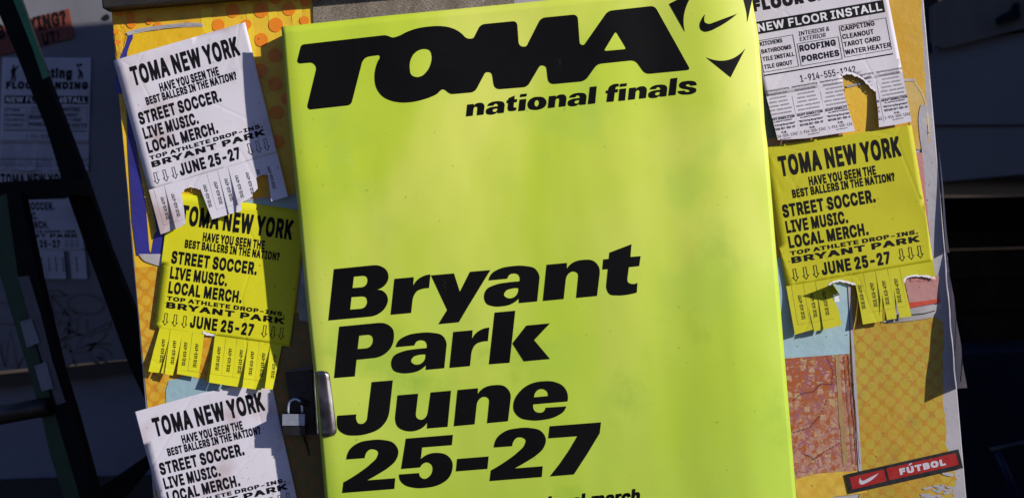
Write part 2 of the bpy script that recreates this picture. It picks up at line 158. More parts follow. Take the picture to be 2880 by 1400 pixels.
86: [947, [408,0,543,0,576,3,582,8,916,925,916,987,908,998,753,1001,720,998,711,989,478,306,472,309,444,405,233,992,228,998,194,1001,70,1001,37,998,31,992,31,919,365,14,374,3]],
87: [1318, [320,0,455,0,489,3,498,11,658,604,821,8,826,3,860,0,995,0,1029,3,1037,11,1290,928,1290,987,1282,998,1127,1001,1093,998,1088,992,930,374,925,377,770,984,759,998,593,1001,559,998,554,992,394,379,388,379,371,441,230,992,225,998,191,1001,70,1001,37,998,31,992,31,916,273,31,287,3]],
88: [937, [76,0,242,3,396,219,467,332,694,3,860,0,894,3,899,8,899,82,602,512,602,520,883,919,885,987,877,998,680,998,554,821,472,691,264,998,96,1001,62,998,56,992,56,919,340,512,39,84,34,73,34,14,42,3]],
89: [933, [408,0,559,3,568,14,568,391,894,911,902,928,902,987,894,998,694,998,514,711,469,627,239,998,70,1001,37,998,28,987,31,922,365,388,365,14,374,3]],
90: [872, [118,0,759,0,793,3,798,8,801,171,793,183,346,186,793,832,798,843,798,987,790,998,115,1001,82,998,76,992,73,826,82,815,526,812,82,166,76,155,76,14,84,3]],
97: [784, [309,-17,424,-8,469,6,495,22,506,3,540,0,683,3,691,14,691,543,683,602,649,675,607,720,554,751,520,762,450,773,368,776,306,770,233,753,180,728,146,703,110,663,73,596,73,537,82,526,177,498,259,498,273,526,309,565,346,585,385,596,424,590,450,579,486,540,492,509,467,495,267,469,183,447,118,410,90,382,62,329,53,284,56,166,67,126,98,73,138,34,188,6,250,-11],[340,166,295,180,261,208,253,236,267,261,323,292,498,320,486,261,450,208,394,174]],
98: [847, [422,-14,520,-11,599,8,663,48,703,87,731,126,767,208,784,295,784,469,767,554,736,627,706,672,658,720,599,753,534,770,430,776,343,765,290,736,287,992,281,998,247,1001,104,998,96,987,96,14,104,3,245,0,278,3,287,14,287,28,292,28,312,11,346,-3],[433,169,371,194,337,225,320,250,292,334,290,410,309,492,337,540,368,568,399,585,450,593,512,565,554,517,579,455,590,377,573,290,545,233,492,186,458,171]],
99: [796, [379,-14,453,-14,526,-6,610,28,652,59,691,101,736,191,736,253,725,267,627,292,554,292,528,233,498,200,464,180,416,166,379,174,334,200,284,264,259,357,259,402,267,447,281,489,304,528,357,576,402,593,427,593,481,573,523,534,554,475,630,475,728,500,736,512,736,571,728,596,708,635,675,680,604,736,543,762,500,770,441,776,332,770,264,753,219,731,141,661,115,624,87,568,65,481,65,281,82,208,124,124,174,65,222,28,287,0]],
100: [847, [363,-14,481,-8,512,0,559,31,571,3,711,0,745,3,753,14,753,987,745,998,602,1001,568,998,562,992,559,736,495,767,419,776,315,770,250,753,191,720,143,672,112,627,87,573,73,528,62,458,62,306,70,247,96,169,138,96,202,34,281,-3],[405,169,351,188,301,236,267,315,259,360,259,405,278,486,315,545,371,585,422,593,483,565,528,514,557,430,559,354,545,292,506,219,469,188,438,174]],
101: [811, [388,-14,520,-8,585,8,624,28,661,53,694,87,720,124,739,169,736,242,649,267,602,273,559,270,537,230,506,197,478,180,419,166,360,183,329,202,301,230,275,273,267,304,708,304,742,306,751,318,748,498,734,562,706,627,675,672,627,717,568,751,495,770,388,776,312,767,256,751,197,717,143,666,112,621,87,568,65,478,65,278,82,208,121,126,146,93,216,31,278,3],[275,481,273,486,284,509,323,557,357,579,396,593,436,590,483,568,517,534,543,483]],
102: [541, [188,0,332,3,340,14,340,587,486,590,495,602,492,759,486,765,453,767,340,767,340,793,351,829,379,849,402,852,410,846,453,843,486,846,492,852,520,942,520,1009,498,1026,419,1037,349,1037,287,1029,242,1012,180,959,157,919,146,877,146,767,20,765,11,753,14,596,20,590,53,587,146,587,146,14,155,3]],
103: [848, [394,-273,523,-264,610,-239,647,-219,694,-177,736,-110,753,-37,753,753,745,765,571,765,562,753,562,734,514,762,453,773,374,776,267,759,191,720,143,672,112,627,87,573,70,517,62,461,62,312,82,214,110,152,135,115,180,70,219,45,256,28,312,14,368,8,478,14,520,25,559,48,554,3,537,-34,498,-67,447,-87,394,-90,326,-65,292,-37,259,8,188,8,96,-48,93,-115,121,-160,169,-208,228,-242,267,-256],[402,191,346,211,292,264,264,334,259,410,275,478,312,543,343,571,371,585,422,593,489,562,534,506,557,433,559,363,540,284,512,239,461,202,424,191]],
104: [821, [138,0,281,3,290,14,292,472,306,517,334,554,379,582,419,593,453,585,498,554,520,517,531,475,534,8,540,3,573,0,683,0,717,3,725,14,725,554,703,641,675,689,635,728,593,753,548,767,472,776,396,773,337,762,290,739,290,987,281,998,138,1001,104,998,96,987,96,14,104,3]],
105: [384, [138,0,281,3,290,14,290,753,281,765,138,767,104,765,96,753,96,14,104,3],[171,798,256,804,298,838,309,860,309,961,295,989,256,1020,214,1026,129,1020,107,1006,79,970,73,950,73,874,87,838,129,804]],
106: [384, [25,-259,124,-253,194,-230,250,-180,281,-115,290,-70,290,753,281,765,138,767,104,765,96,753,96,-3,90,-31,67,-62,42,-73,-8,-76,-17,-87,-17,-245,-8,-256],[171,798,256,804,298,838,309,860,309,961,295,989,256,1020,211,1026,138,1023,110,1009,79,970,73,950,73,874,87,838,129,804]],
107: [769, [138,0,247,0,281,3,287,8,290,264,312,287,537,3,711,0,745,3,753,14,751,79,472,427,728,689,731,753,722,765,689,767,520,765,290,528,290,987,281,998,138,1001,104,998,96,987,96,14,104,3]],
108: [424, [259,-3,371,0,396,6,410,20,410,79,388,174,382,180,349,183,306,180,295,191,290,216,290,987,281,998,247,1001,104,998,96,987,98,118,121,62,155,25,197,6]],
109: [1181, [138,0,281,3,290,14,292,486,301,517,326,557,349,573,394,593,419,590,453,573,481,543,492,509,492,14,500,3,644,0,677,3,686,14,689,492,714,551,742,576,784,593,824,587,863,565,880,543,891,506,891,14,899,3,933,0,1077,3,1085,14,1085,573,1068,641,1040,691,1009,725,956,759,908,773,855,779,765,776,722,767,655,736,618,703,579,745,557,759,495,776,377,776,337,767,292,742,287,742,278,765,104,765,96,753,96,14,104,3]],
110: [821, [138,0,281,3,290,14,292,472,306,517,334,554,379,582,419,593,453,585,498,554,520,517,531,475,534,8,540,3,573,0,683,0,717,3,722,8,722,573,708,627,686,672,638,725,610,745,548,767,472,776,360,767,309,751,290,736,278,765,138,767,104,765,98,759,96,14,104,3]],
111: [830, [379,-14,450,-14,523,-6,571,8,624,37,680,87,708,124,745,197,765,270,770,320,767,469,753,540,720,618,675,680,627,722,568,753,500,770,438,776,332,770,264,753,219,731,141,661,115,624,87,568,65,481,65,281,82,208,124,124,174,65,222,28,287,0],[416,166,351,188,312,222,278,278,259,357,259,402,267,447,298,520,340,565,402,593,455,585,495,562,526,531,551,486,573,391,562,306,528,233,503,205,475,186]],
112: [847, [138,-259,247,-259,281,-256,287,-250,290,28,337,0,388,-11,486,-14,576,0,627,22,663,48,714,101,751,163,776,242,787,340,784,469,773,534,753,593,717,658,658,720,599,753,551,767,475,776,354,767,309,751,290,734,287,753,278,765,138,767,104,765,96,753,96,-245,104,-256],[433,169,371,194,337,225,320,250,292,334,290,410,309,492,337,540,368,568,399,585,450,593,512,565,554,517,579,455,590,377,573,290,545,233,492,186,458,171]],
113: [847, [602,-259,745,-256,753,-245,753,753,745,765,711,767,571,765,562,753,559,734,514,762,453,773,374,776,275,762,191,720,132,658,87,573,73,528,62,458,62,306,82,205,115,129,152,79,202,34,256,6,329,-11,427,-14,503,-3,559,28,559,-245,568,-256],[405,169,351,188,301,236,267,315,259,360,259,405,278,486,315,545,371,585,422,593,483,565,528,514,557,430,559,354,545,292,506,219,469,188,438,174]],
114: [550, [138,0,281,3,290,14,290,464,295,492,323,543,379,579,413,587,475,579,514,582,520,587,523,762,514,773,360,773,318,762,290,745,278,765,245,767,104,765,96,753,96,14,104,3]],
115: [740, [332,-14,464,-8,517,3,565,22,599,45,638,84,663,124,677,166,680,281,675,312,655,357,616,402,587,422,531,447,326,500,298,517,287,534,292,557,318,579,357,596,391,599,438,579,475,534,489,500,562,500,663,528,666,602,641,658,621,686,565,736,523,756,467,770,354,776,273,767,219,751,160,717,121,677,98,638,87,602,84,486,93,444,118,396,152,363,186,340,247,315,433,270,461,253,478,230,467,208,438,186,385,166,354,166,318,177,287,197,267,222,256,259,245,273,166,273,79,253,67,245,65,177,73,146,104,87,138,51,205,8,273,-8]],
116: [492, [340,-8,430,-3,458,6,467,17,467,84,447,171,441,177,408,180,349,174,320,191,312,216,312,587,410,587,444,590,450,596,453,753,444,765,312,767,312,916,304,928,126,928,118,916,118,767,20,765,11,753,11,602,20,590,118,587,118,146,138,84,183,31,216,11,267,-3]],
117: [821, [334,-8,455,-3,495,8,531,31,537,31,537,14,545,3,683,0,717,3,725,14,725,753,717,765,573,767,540,765,534,759,528,292,500,228,467,197,410,174,374,180,334,202,312,228,295,267,290,301,287,759,281,765,247,767,138,767,104,765,96,753,96,225,107,160,132,101,186,39,259,3]],
118: [784, [334,0,450,0,483,3,489,8,748,680,751,753,742,765,590,767,557,765,551,759,394,320,233,759,228,765,194,767,73,767,39,765,34,759,34,683,278,48,301,3]],
119: [1104, [290,0,402,0,436,3,441,8,551,399,663,8,669,3,703,0,849,3,863,31,1063,683,1063,759,1057,765,1023,767,905,767,871,765,866,759,756,371,652,756,644,765,610,767,461,765,450,745,346,371,239,759,233,765,200,767,51,765,42,753,42,689,236,48,256,3]],
120: [766, [82,0,242,3,382,216,523,3,686,0,720,3,725,8,725,79,509,385,714,686,717,753,708,765,514,765,413,616,388,568,379,571,368,596,256,765,96,767,62,765,56,759,56,686,259,394,39,76,42,8,48,3]],
121: [784, [186,-261,284,-256,340,-236,394,-194,433,-135,748,680,751,753,742,765,590,767,557,765,551,759,394,320,233,759,228,765,194,767,73,767,39,765,34,759,34,683,284,39,253,-39,222,-70,208,-76,163,-70,118,-73,107,-90,84,-174,84,-236,98,-250]],
122: [767, [118,0,652,0,686,3,691,8,694,171,686,183,363,186,680,602,683,753,675,765,129,767,96,765,90,759,87,596,96,585,405,582,76,155,76,14,84,3]],
},
98: {
32: [320],
33: [405, [200,0,350,0,350,180,200,180],[200,300,350,300,360,1000,190,1000]],
40: [598, [367,-162,516,-160,527,-154,535,-136,532,-43,479,69,426,216,405,301,391,399,399,514,428,660,479,814,535,942,535,1025,527,1043,516,1049,367,1051,319,1049,306,1041,255,945,224,852,218,846,181,711,157,570,152,508,154,298,168,205,194,96,242,-32,306,-152,319,-160]],
41: [598, [130,-162,234,-162,282,-160,293,-154,351,-43,394,67,426,181,442,274,447,343,447,492,442,567,423,687,397,796,367,886,303,1025,293,1041,279,1049,82,1049,72,1043,64,1025,64,939,117,822,170,657,194,546,208,426,194,306,168,200,120,69,64,-53,67,-146,82,-160]],
45: [904, [261,319,689,322,700,327,708,346,705,532,689,546,641,548,213,546,202,540,194,522,194,346,202,327,213,322]],
46: [453, [224,-8,298,-3,325,8,349,27,370,67,373,194,367,216,354,240,335,258,298,277,237,282,160,277,120,255,106,242,90,213,85,192,85,80,98,43,125,13,152,0]],
48: [904, [412,-11,492,-11,572,-3,649,29,673,45,684,59,689,59,735,109,777,186,804,269,820,365,820,633,804,729,772,825,756,857,721,907,673,953,607,990,535,1009,420,1011,341,1003,298,990,255,969,232,953,224,942,218,942,170,889,130,820,98,719,85,636,85,362,106,247,120,205,146,146,189,85,218,56,261,27,293,11,335,-3],[447,224,418,237,389,263,354,319,330,397,322,450,319,516,333,615,359,692,365,695,381,727,402,750,407,750,431,772,455,780,474,772,500,748,506,748,527,724,548,687,564,644,577,585,585,484,577,412,567,365,535,287,487,237,468,226]],
49: [904, [197,0,732,0,780,3,796,16,798,200,790,218,780,224,732,226,604,226,604,974,596,993,585,998,354,998,301,961,295,953,290,953,285,945,261,931,255,923,242,918,226,902,194,884,178,868,165,862,149,846,146,636,154,617,165,612,213,609,263,612,362,684,362,226,149,224,138,218,130,200,133,16,149,3]],
50: [904, [176,0,729,0,777,3,793,16,796,202,788,221,777,226,729,229,500,229,514,242,514,247,631,367,631,373,649,389,649,394,665,407,665,412,679,423,679,428,716,471,737,503,748,530,753,532,769,572,780,617,782,761,764,841,745,878,729,902,719,910,719,915,671,958,623,985,551,1006,484,1011,367,1009,322,1001,237,963,213,942,208,942,165,897,133,841,120,798,112,745,112,644,120,625,130,620,282,617,330,620,341,625,349,644,354,692,370,727,399,758,439,780,471,774,500,758,527,732,540,705,540,692,527,660,498,615,476,593,476,588,112,200,112,16,128,3]],
51: [904, [394,-11,532,-8,577,0,628,16,671,37,695,53,703,64,708,64,753,114,785,173,801,234,804,354,798,407,782,460,748,519,711,559,676,583,633,604,604,612,609,625,628,641,628,647,647,663,647,668,668,687,668,692,687,708,687,713,705,729,705,735,764,798,766,974,758,993,748,998,186,1001,138,998,122,985,120,796,128,777,138,772,186,769,391,769,269,625,269,439,285,426,412,423,476,407,514,383,532,365,551,333,556,309,543,279,508,245,463,224,426,221,375,240,346,263,327,293,317,341,301,354,93,354,82,349,75,330,75,242,85,186,104,138,130,98,160,69,165,69,173,59,197,43,279,5,346,-8]],
52: [904, [546,0,652,0,700,3,711,8,719,27,719,178,817,181,833,194,836,383,828,402,817,407,719,410,719,649,711,668,700,673,652,676,538,673,660,881,660,985,644,998,439,998,420,982,391,926,370,897,365,881,335,838,330,822,309,793,303,777,298,774,269,719,247,689,242,673,237,671,208,615,186,585,181,570,176,567,146,511,125,482,120,466,72,391,69,205,77,186,88,181,479,178,482,16,498,3],[386,410,386,420,391,423,397,439,402,442,479,575,479,410]],
53: [904, [399,-11,532,-8,583,3,625,19,676,48,727,96,727,101,737,109,753,133,777,178,798,266,798,420,777,511,758,551,732,591,692,633,687,633,671,649,593,687,548,697,476,703,378,697,386,769,689,769,737,772,748,777,756,796,756,974,748,993,737,998,229,1001,181,998,165,985,114,551,117,447,122,439,141,431,184,426,282,418,333,420,383,455,426,468,444,468,482,452,516,423,548,373,556,341,548,314,524,271,476,232,436,221,397,240,362,271,346,301,341,333,333,346,322,351,120,351,109,346,101,327,101,245,106,205,122,154,152,104,194,59,200,59,216,43,301,3,351,-8]],
54: [904, [410,-11,559,-5,607,8,652,29,684,51,697,67,703,67,729,96,764,149,785,205,796,266,796,402,782,474,758,532,737,564,727,572,727,577,700,604,665,628,604,655,530,665,679,881,681,974,673,993,663,998,495,1001,447,998,436,993,197,639,146,546,125,490,109,412,109,271,122,200,149,133,202,67,263,24,333,-3],[452,218,434,224,405,242,378,269,357,306,349,333,354,359,381,405,410,431,442,447,468,444,500,426,532,391,554,341,548,309,527,269,500,242,476,226]],
55: [904, [232,0,397,3,412,16,559,314,564,317,724,641,729,644,796,777,798,974,790,993,780,998,732,1001,173,1001,125,998,109,985,106,796,114,777,125,772,173,769,495,769,370,514,365,511,229,234,224,232,168,120,168,16,184,3]],
56: [904, [405,-11,500,-11,567,-5,607,3,679,32,727,64,764,104,798,162,814,221,817,349,806,410,782,466,753,508,735,524,735,532,750,551,769,588,782,639,782,788,769,841,735,902,687,950,607,993,538,1009,365,1009,311,998,245,969,202,939,165,900,136,846,120,782,122,631,136,583,170,527,144,500,114,455,98,415,90,378,88,240,104,165,128,120,154,90,154,85,221,35,266,13,319,-3],[444,218,405,229,367,253,346,277,335,298,335,309,349,335,375,365,412,389,455,399,490,389,524,367,556,333,567,311,567,295,554,271,514,237,474,221],[444,631,426,636,397,655,373,684,365,708,383,742,399,758,428,774,460,780,500,761,527,735,538,711,538,700,527,679,495,647,460,631]],
57: [904, [290,0,455,3,471,13,708,362,758,455,780,514,796,593,796,727,790,766,769,836,737,892,695,939,652,969,577,1001,532,1009,418,1011,351,1006,295,990,234,958,176,905,152,870,144,849,138,846,120,796,109,737,109,593,122,522,141,476,170,431,186,418,186,412,234,375,298,346,373,335,285,202,253,162,224,112,226,16,242,3],[450,551,420,562,378,599,357,636,349,665,359,700,381,735,420,769,444,780,460,780,492,764,522,737,548,689,554,657,548,639,524,596,484,562]],
63: [742, [341,-8,423,0,450,13,479,48,490,85,490,186,476,229,463,242,463,247,444,261,455,266,463,285,463,325,471,370,487,399,500,412,591,474,631,514,665,570,684,641,684,793,665,862,649,892,631,918,580,963,522,993,455,1009,335,1011,269,1006,218,993,162,966,136,947,106,918,77,876,59,833,48,785,45,671,53,652,64,647,271,647,287,660,293,703,311,742,327,761,365,782,381,780,405,766,428,742,439,724,436,705,423,684,386,647,314,601,269,559,242,511,229,458,224,285,232,266,242,263,242,258,213,226,202,194,202,77,216,43,245,11,274,-3]],
65: [950, [93,0,213,0,261,3,271,8,354,242,596,242,668,32,679,11,692,3,902,3,918,16,918,122,596,993,585,998,538,1001,410,1001,362,998,343,982,157,460,152,455,96,293,29,120,29,16,45,3],[436,471,434,474,439,479,474,585,514,471]],
66: [909, [168,0,527,0,636,11,689,27,753,61,790,96,820,141,844,221,844,378,836,418,817,463,788,506,766,524,796,572,809,623,809,782,793,844,774,881,732,931,727,931,719,942,695,958,649,979,612,990,503,1001,168,1001,120,998,104,985,101,27,109,8,120,3],[349,229,346,394,484,394,524,383,554,365,583,335,599,306,591,282,572,261,548,245,524,237,484,229],[349,617,346,769,479,769,500,764,532,748,554,727,567,703,554,671,527,644,498,628,460,617]],
67: [1001, [476,-11,636,-5,713,16,782,51,820,82,825,82,854,112,854,117,884,152,918,218,939,295,939,378,931,397,921,402,713,402,697,389,689,357,671,317,633,274,585,242,522,224,452,245,412,271,370,317,338,373,322,418,311,474,314,546,333,615,354,660,370,684,381,692,381,697,418,732,474,764,511,774,535,774,604,748,633,721,639,721,663,695,681,663,697,609,713,596,921,596,937,609,939,703,929,748,905,812,870,868,817,923,812,923,777,953,711,985,631,1006,562,1011,412,1006,338,987,266,953,242,937,234,926,229,926,216,910,210,910,173,870,173,865,146,833,101,742,75,639,69,593,72,378,90,287,106,242,138,178,165,138,202,101,202,96,208,96,224,77,274,43,317,21,370,3,407,-5]],
68: [988, [168,0,479,0,577,8,636,21,727,61,766,88,809,128,809,133,822,144,860,200,884,250,900,298,918,397,921,562,913,644,889,737,846,825,790,894,785,894,772,910,729,939,639,979,580,993,524,998,168,1001,120,998,104,985,101,27,109,8,120,3],[349,229,346,769,458,769,487,764,535,748,575,724,617,684,636,657,663,596,676,535,679,490,665,415,649,370,625,327,596,295,591,295,580,282,554,263,519,247,471,234,434,229]],
69: [846, [168,0,705,0,753,3,769,16,772,202,764,221,753,226,705,229,346,229,346,391,671,391,719,394,735,407,737,593,729,612,719,617,671,620,346,620,346,769,700,769,748,772,758,777,766,796,766,974,758,993,748,998,700,1001,168,1001,120,998,104,985,101,27,109,8,120,3]],
70: [831, [168,0,327,3,343,16,346,375,655,375,703,378,719,391,721,580,713,599,703,604,655,607,346,607,346,769,695,769,742,772,753,777,761,796,761,974,753,993,742,998,695,1001,168,1001,120,998,104,985,101,27,109,8,120,3]],
71: [1018, [476,-11,572,-11,655,-3,719,16,788,51,854,106,854,112,868,122,897,165,923,221,942,290,947,335,947,543,939,562,929,567,548,570,500,567,490,562,482,543,482,365,490,346,500,341,548,338,681,338,668,309,628,266,601,247,554,229,527,224,508,226,439,253,412,271,381,303,338,373,322,418,311,474,311,527,322,583,354,660,370,684,381,692,381,697,420,735,466,761,508,774,527,774,567,764,599,748,657,695,687,644,697,609,713,596,921,596,937,609,939,713,931,745,905,812,900,814,894,830,868,870,830,910,825,910,814,923,809,923,774,953,703,987,628,1006,559,1011,410,1006,335,987,269,955,237,934,229,923,224,923,178,878,178,873,165,862,160,849,146,836,101,745,75,641,69,596,72,378,80,330,104,247,141,173,162,141,184,120,184,114,213,85,282,37,335,13,381,0]],
72: [1013, [168,0,327,3,343,16,346,394,668,394,671,16,687,3,735,0,844,0,892,3,902,8,910,27,910,974,902,993,892,998,844,1001,735,1001,687,998,671,985,668,625,346,625,343,985,327,998,279,1001,168,1001,120,998,109,993,101,974,101,27,109,8,120,3]],
73: [644, [120,0,524,0,572,3,588,16,591,202,583,221,572,226,444,229,444,769,572,772,588,785,591,974,583,993,572,998,120,1001,72,998,56,985,53,796,61,777,72,772,202,769,202,229,72,226,61,221,53,202,56,16,72,3]],
74: [807, [341,-11,471,-8,514,0,551,13,591,35,623,64,628,64,628,69,663,106,687,154,705,242,705,974,697,993,687,998,482,998,466,985,463,325,452,282,423,242,381,221,354,232,325,258,303,306,298,412,282,426,75,426,59,412,59,224,69,173,96,112,114,85,149,51,176,32,250,0]],
75: [928, [168,0,327,3,343,16,346,303,389,343,394,354,407,341,412,327,420,322,426,309,434,303,439,290,447,285,471,245,479,240,484,226,492,221,498,208,506,202,511,189,519,184,524,170,532,165,538,152,546,146,556,125,564,120,570,106,577,101,583,88,591,82,596,69,604,64,641,8,652,3,700,0,830,0,878,3,889,8,897,27,897,109,892,125,585,548,652,617,652,623,689,657,689,663,724,695,724,700,756,729,756,735,790,766,790,772,822,801,822,806,854,836,854,841,886,870,894,889,894,974,886,993,876,998,828,1001,687,1001,639,998,628,993,349,689,346,974,338,993,327,998,279,1001,168,1001,120,998,109,993,101,974,101,27,109,8,120,3]],
76: [802, [168,0,681,0,729,3,740,8,748,27,748,202,740,221,729,226,681,229,346,229,346,974,338,993,327,998,120,998,109,993,101,974,101,27,109,8,120,3]],
77: [1202, [168,0,322,3,338,16,341,389,444,136,487,19,495,8,506,3,554,0,649,0,697,3,708,8,735,67,737,82,758,128,761,144,782,189,785,205,812,263,857,386,862,16,878,3,926,0,1035,0,1083,3,1094,8,1102,27,1102,974,1094,993,1083,998,1035,1001,878,1001,830,998,817,990,604,436,585,474,583,490,562,535,559,551,538,596,535,612,519,644,516,660,500,692,498,708,482,740,479,756,386,990,373,998,325,1001,168,1001,120,998,109,993,101,974,101,27,109,8,120,3]],
78: [1023, [168,0,327,3,343,16,346,508,399,431,402,420,418,402,420,391,436,373,439,362,455,343,458,333,474,314,476,303,535,218,538,208,554,189,556,178,572,160,575,149,591,130,593,120,609,101,612,90,633,64,665,8,676,3,724,0,854,0,902,3,913,8,921,27,921,974,913,993,902,998,854,1001,745,1001,697,998,681,985,679,487,357,993,346,998,298,1001,168,1001,120,998,109,993,101,974,101,27,109,8,120,3]],
79: [1040, [476,-11,615,-8,663,0,727,21,801,64,860,117,860,122,873,133,910,189,939,253,966,357,974,458,969,623,950,713,931,766,910,809,862,878,817,923,812,923,785,947,705,987,631,1006,562,1011,412,1006,338,987,266,953,200,900,200,894,178,876,178,870,168,862,162,849,144,828,101,742,75,639,69,593,72,378,90,287,106,242,136,184,168,136,181,125,181,120,224,77,274,43,317,21,370,3,407,-5],[511,226,452,245,450,250,423,263,375,309,357,335,333,383,319,426,311,471,311,527,333,615,351,655,373,687,383,695,383,700,439,748,490,769,532,774,601,748,625,727,631,727,676,679,703,631,719,588,732,492,724,434,711,389,687,338,671,314,660,306,660,301,636,277,593,247,546,229]],
80: [890, [168,0,327,3,343,16,346,317,548,319,628,333,665,346,724,381,758,412,796,466,820,532,830,599,830,719,825,761,809,820,790,860,769,892,732,929,697,953,649,977,604,990,492,1001,168,1001,120,998,104,985,101,27,109,8,120,3],[349,546,346,769,471,769,511,758,551,729,577,687,583,649,567,609,543,580,506,556,466,546]],
82: [897, [168,0,327,3,343,16,346,338,434,335,609,8,620,3,668,0,796,0,844,3,860,16,860,120,852,128,828,178,822,181,814,202,809,205,798,232,793,234,785,255,780,258,769,285,764,287,753,314,748,317,737,343,732,346,721,373,711,386,737,405,772,439,796,476,817,530,830,604,830,727,825,769,809,828,772,894,748,921,742,921,732,934,700,955,647,979,607,990,495,1001,168,1001,120,998,104,985,101,27,109,8,120,3],[349,567,346,769,474,769,498,764,538,745,572,708,583,679,583,655,577,639,562,612,524,583,468,567]],
83: [894, [420,-16,522,-13,588,-5,636,8,708,43,756,80,756,85,772,98,793,130,812,168,828,234,828,375,820,415,801,460,756,516,750,516,740,530,716,546,649,580,519,620,458,633,399,655,373,671,338,703,341,716,357,732,357,737,391,764,439,780,458,780,500,766,535,745,562,716,572,689,575,663,593,647,750,644,798,647,809,652,817,671,814,780,798,838,772,886,740,923,735,923,721,939,681,966,636,987,564,1006,495,1011,365,1009,314,1001,258,982,186,942,149,907,149,902,138,894,122,870,106,838,90,780,88,647,98,588,128,530,168,487,202,463,224,455,226,450,279,426,431,381,452,378,522,354,548,338,580,306,580,298,564,274,527,242,492,226,460,218,436,218,370,242,335,271,317,303,309,351,293,365,82,365,67,351,64,255,69,218,90,152,128,93,170,53,250,11,322,-8]],
84: [897, [397,0,551,3,567,16,570,769,777,769,825,772,836,777,844,796,844,974,836,993,825,998,120,1001,72,998,56,985,53,796,61,777,72,772,120,769,330,769,330,27,338,8,349,3]],
85: [1013, [468,-13,617,-8,671,3,716,19,766,45,790,67,796,67,806,80,812,80,852,125,889,192,910,277,910,974,902,993,892,998,689,998,673,985,671,407,665,359,641,301,604,261,567,237,522,224,492,224,471,229,418,255,378,295,349,359,343,397,341,985,325,998,277,1001,120,998,104,985,101,311,106,258,122,200,141,160,173,112,202,80,208,80,221,64,247,45,298,19,343,3,397,-8]],
86: [950, [412,0,588,3,599,8,609,27,615,51,620,56,625,80,631,85,636,109,641,114,647,138,652,144,657,168,663,173,668,197,673,202,679,226,684,232,689,255,695,261,700,285,705,290,711,314,716,319,721,343,727,349,732,373,737,378,742,402,748,407,753,431,758,436,798,556,804,562,809,585,814,591,820,615,825,620,830,644,836,649,841,673,846,679,852,703,857,708,862,732,868,737,873,761,918,878,921,974,913,993,902,998,740,1001,692,998,679,990,617,812,612,806,593,742,588,737,570,673,564,668,546,604,540,599,524,543,519,538,500,474,495,468,479,412,466,439,452,487,447,492,357,756,351,761,343,793,338,798,330,830,325,836,317,868,311,873,303,905,269,993,258,998,210,1001,93,1001,45,998,29,985,29,881,72,774,112,657,117,652,122,628,136,601,141,577,154,551,160,527,173,500,178,476,192,450,197,426,237,327,242,303,255,277,349,16,365,3]],
87: [1301, [330,0,506,3,524,19,649,487,772,32,782,8,793,3,841,0,969,0,1017,3,1030,11,1041,37,1043,59,1054,85,1065,136,1075,162,1094,242,1104,269,1131,378,1142,405,1176,543,1275,892,1275,974,1267,993,1256,998,1208,1001,1094,1001,1046,998,1035,993,1027,979,1022,947,1017,939,907,500,900,511,780,982,772,993,761,998,713,1001,588,1001,540,998,530,993,519,971,506,907,500,900,490,846,484,838,397,500,327,756,314,820,309,828,271,985,266,993,255,998,208,1001,93,1001,45,998,35,993,27,974,27,892,181,338,261,32,271,8,282,3]],
88: [940, [98,0,224,0,271,3,282,8,287,21,295,27,301,40,349,101,359,122,367,128,378,149,386,154,397,176,405,181,415,202,423,208,466,271,468,282,657,8,668,3,716,0,841,0,889,3,900,8,907,27,905,122,878,162,870,168,849,205,841,210,820,247,812,253,796,282,788,287,766,325,758,330,742,359,735,365,713,402,705,407,684,444,676,450,649,495,636,508,641,527,649,532,665,562,673,567,684,588,692,593,708,623,716,628,732,657,740,663,846,822,854,828,876,865,889,878,892,974,884,993,873,998,825,1001,703,1001,655,998,644,993,591,913,583,907,567,878,559,873,538,836,530,830,474,742,466,748,303,993,293,998,245,1001,117,1001,69,998,59,993,51,974,53,878,67,865,82,836,90,830,136,758,144,753,160,724,168,719,184,689,192,684,208,655,216,649,237,612,245,607,266,570,274,564,295,527,309,514,303,500,295,495,285,474,277,468,266,447,258,442,247,420,226,397,216,375,208,370,197,349,189,343,178,322,170,317,160,295,152,290,141,269,133,263,122,242,114,237,104,216,96,210,85,189,77,184,35,120,35,16,51,3]],
89: [936, [412,0,572,3,588,16,591,378,905,881,907,974,900,993,889,998,716,1001,668,998,657,993,471,687,466,687,460,695,410,785,399,796,381,833,370,844,359,868,349,878,338,902,327,913,325,923,279,993,269,998,221,1001,93,1001,45,998,29,985,29,881,40,870,43,860,53,849,56,838,67,828,69,817,80,806,82,796,93,785,96,774,106,764,109,753,120,742,122,732,133,721,136,711,146,700,149,689,160,679,170,655,181,644,184,633,194,623,205,599,216,588,218,577,229,567,240,543,250,532,253,522,263,511,274,487,285,476,295,452,306,442,309,431,346,375,346,27,354,8,365,3]],
90: [879, [138,0,745,0,793,3,804,8,812,27,812,202,804,221,793,226,745,229,415,229,548,428,556,434,583,479,591,484,617,530,625,535,652,580,689,628,716,673,724,679,750,724,758,729,785,774,804,796,809,812,809,974,801,993,790,998,742,1001,136,1001,88,998,77,993,69,974,69,796,77,777,88,772,136,769,463,769,442,732,434,727,402,673,394,668,362,615,354,609,317,548,309,543,277,490,269,484,237,431,229,426,197,373,189,367,157,314,149,309,75,197,75,16,90,3]],
},
104: {
32: [295],
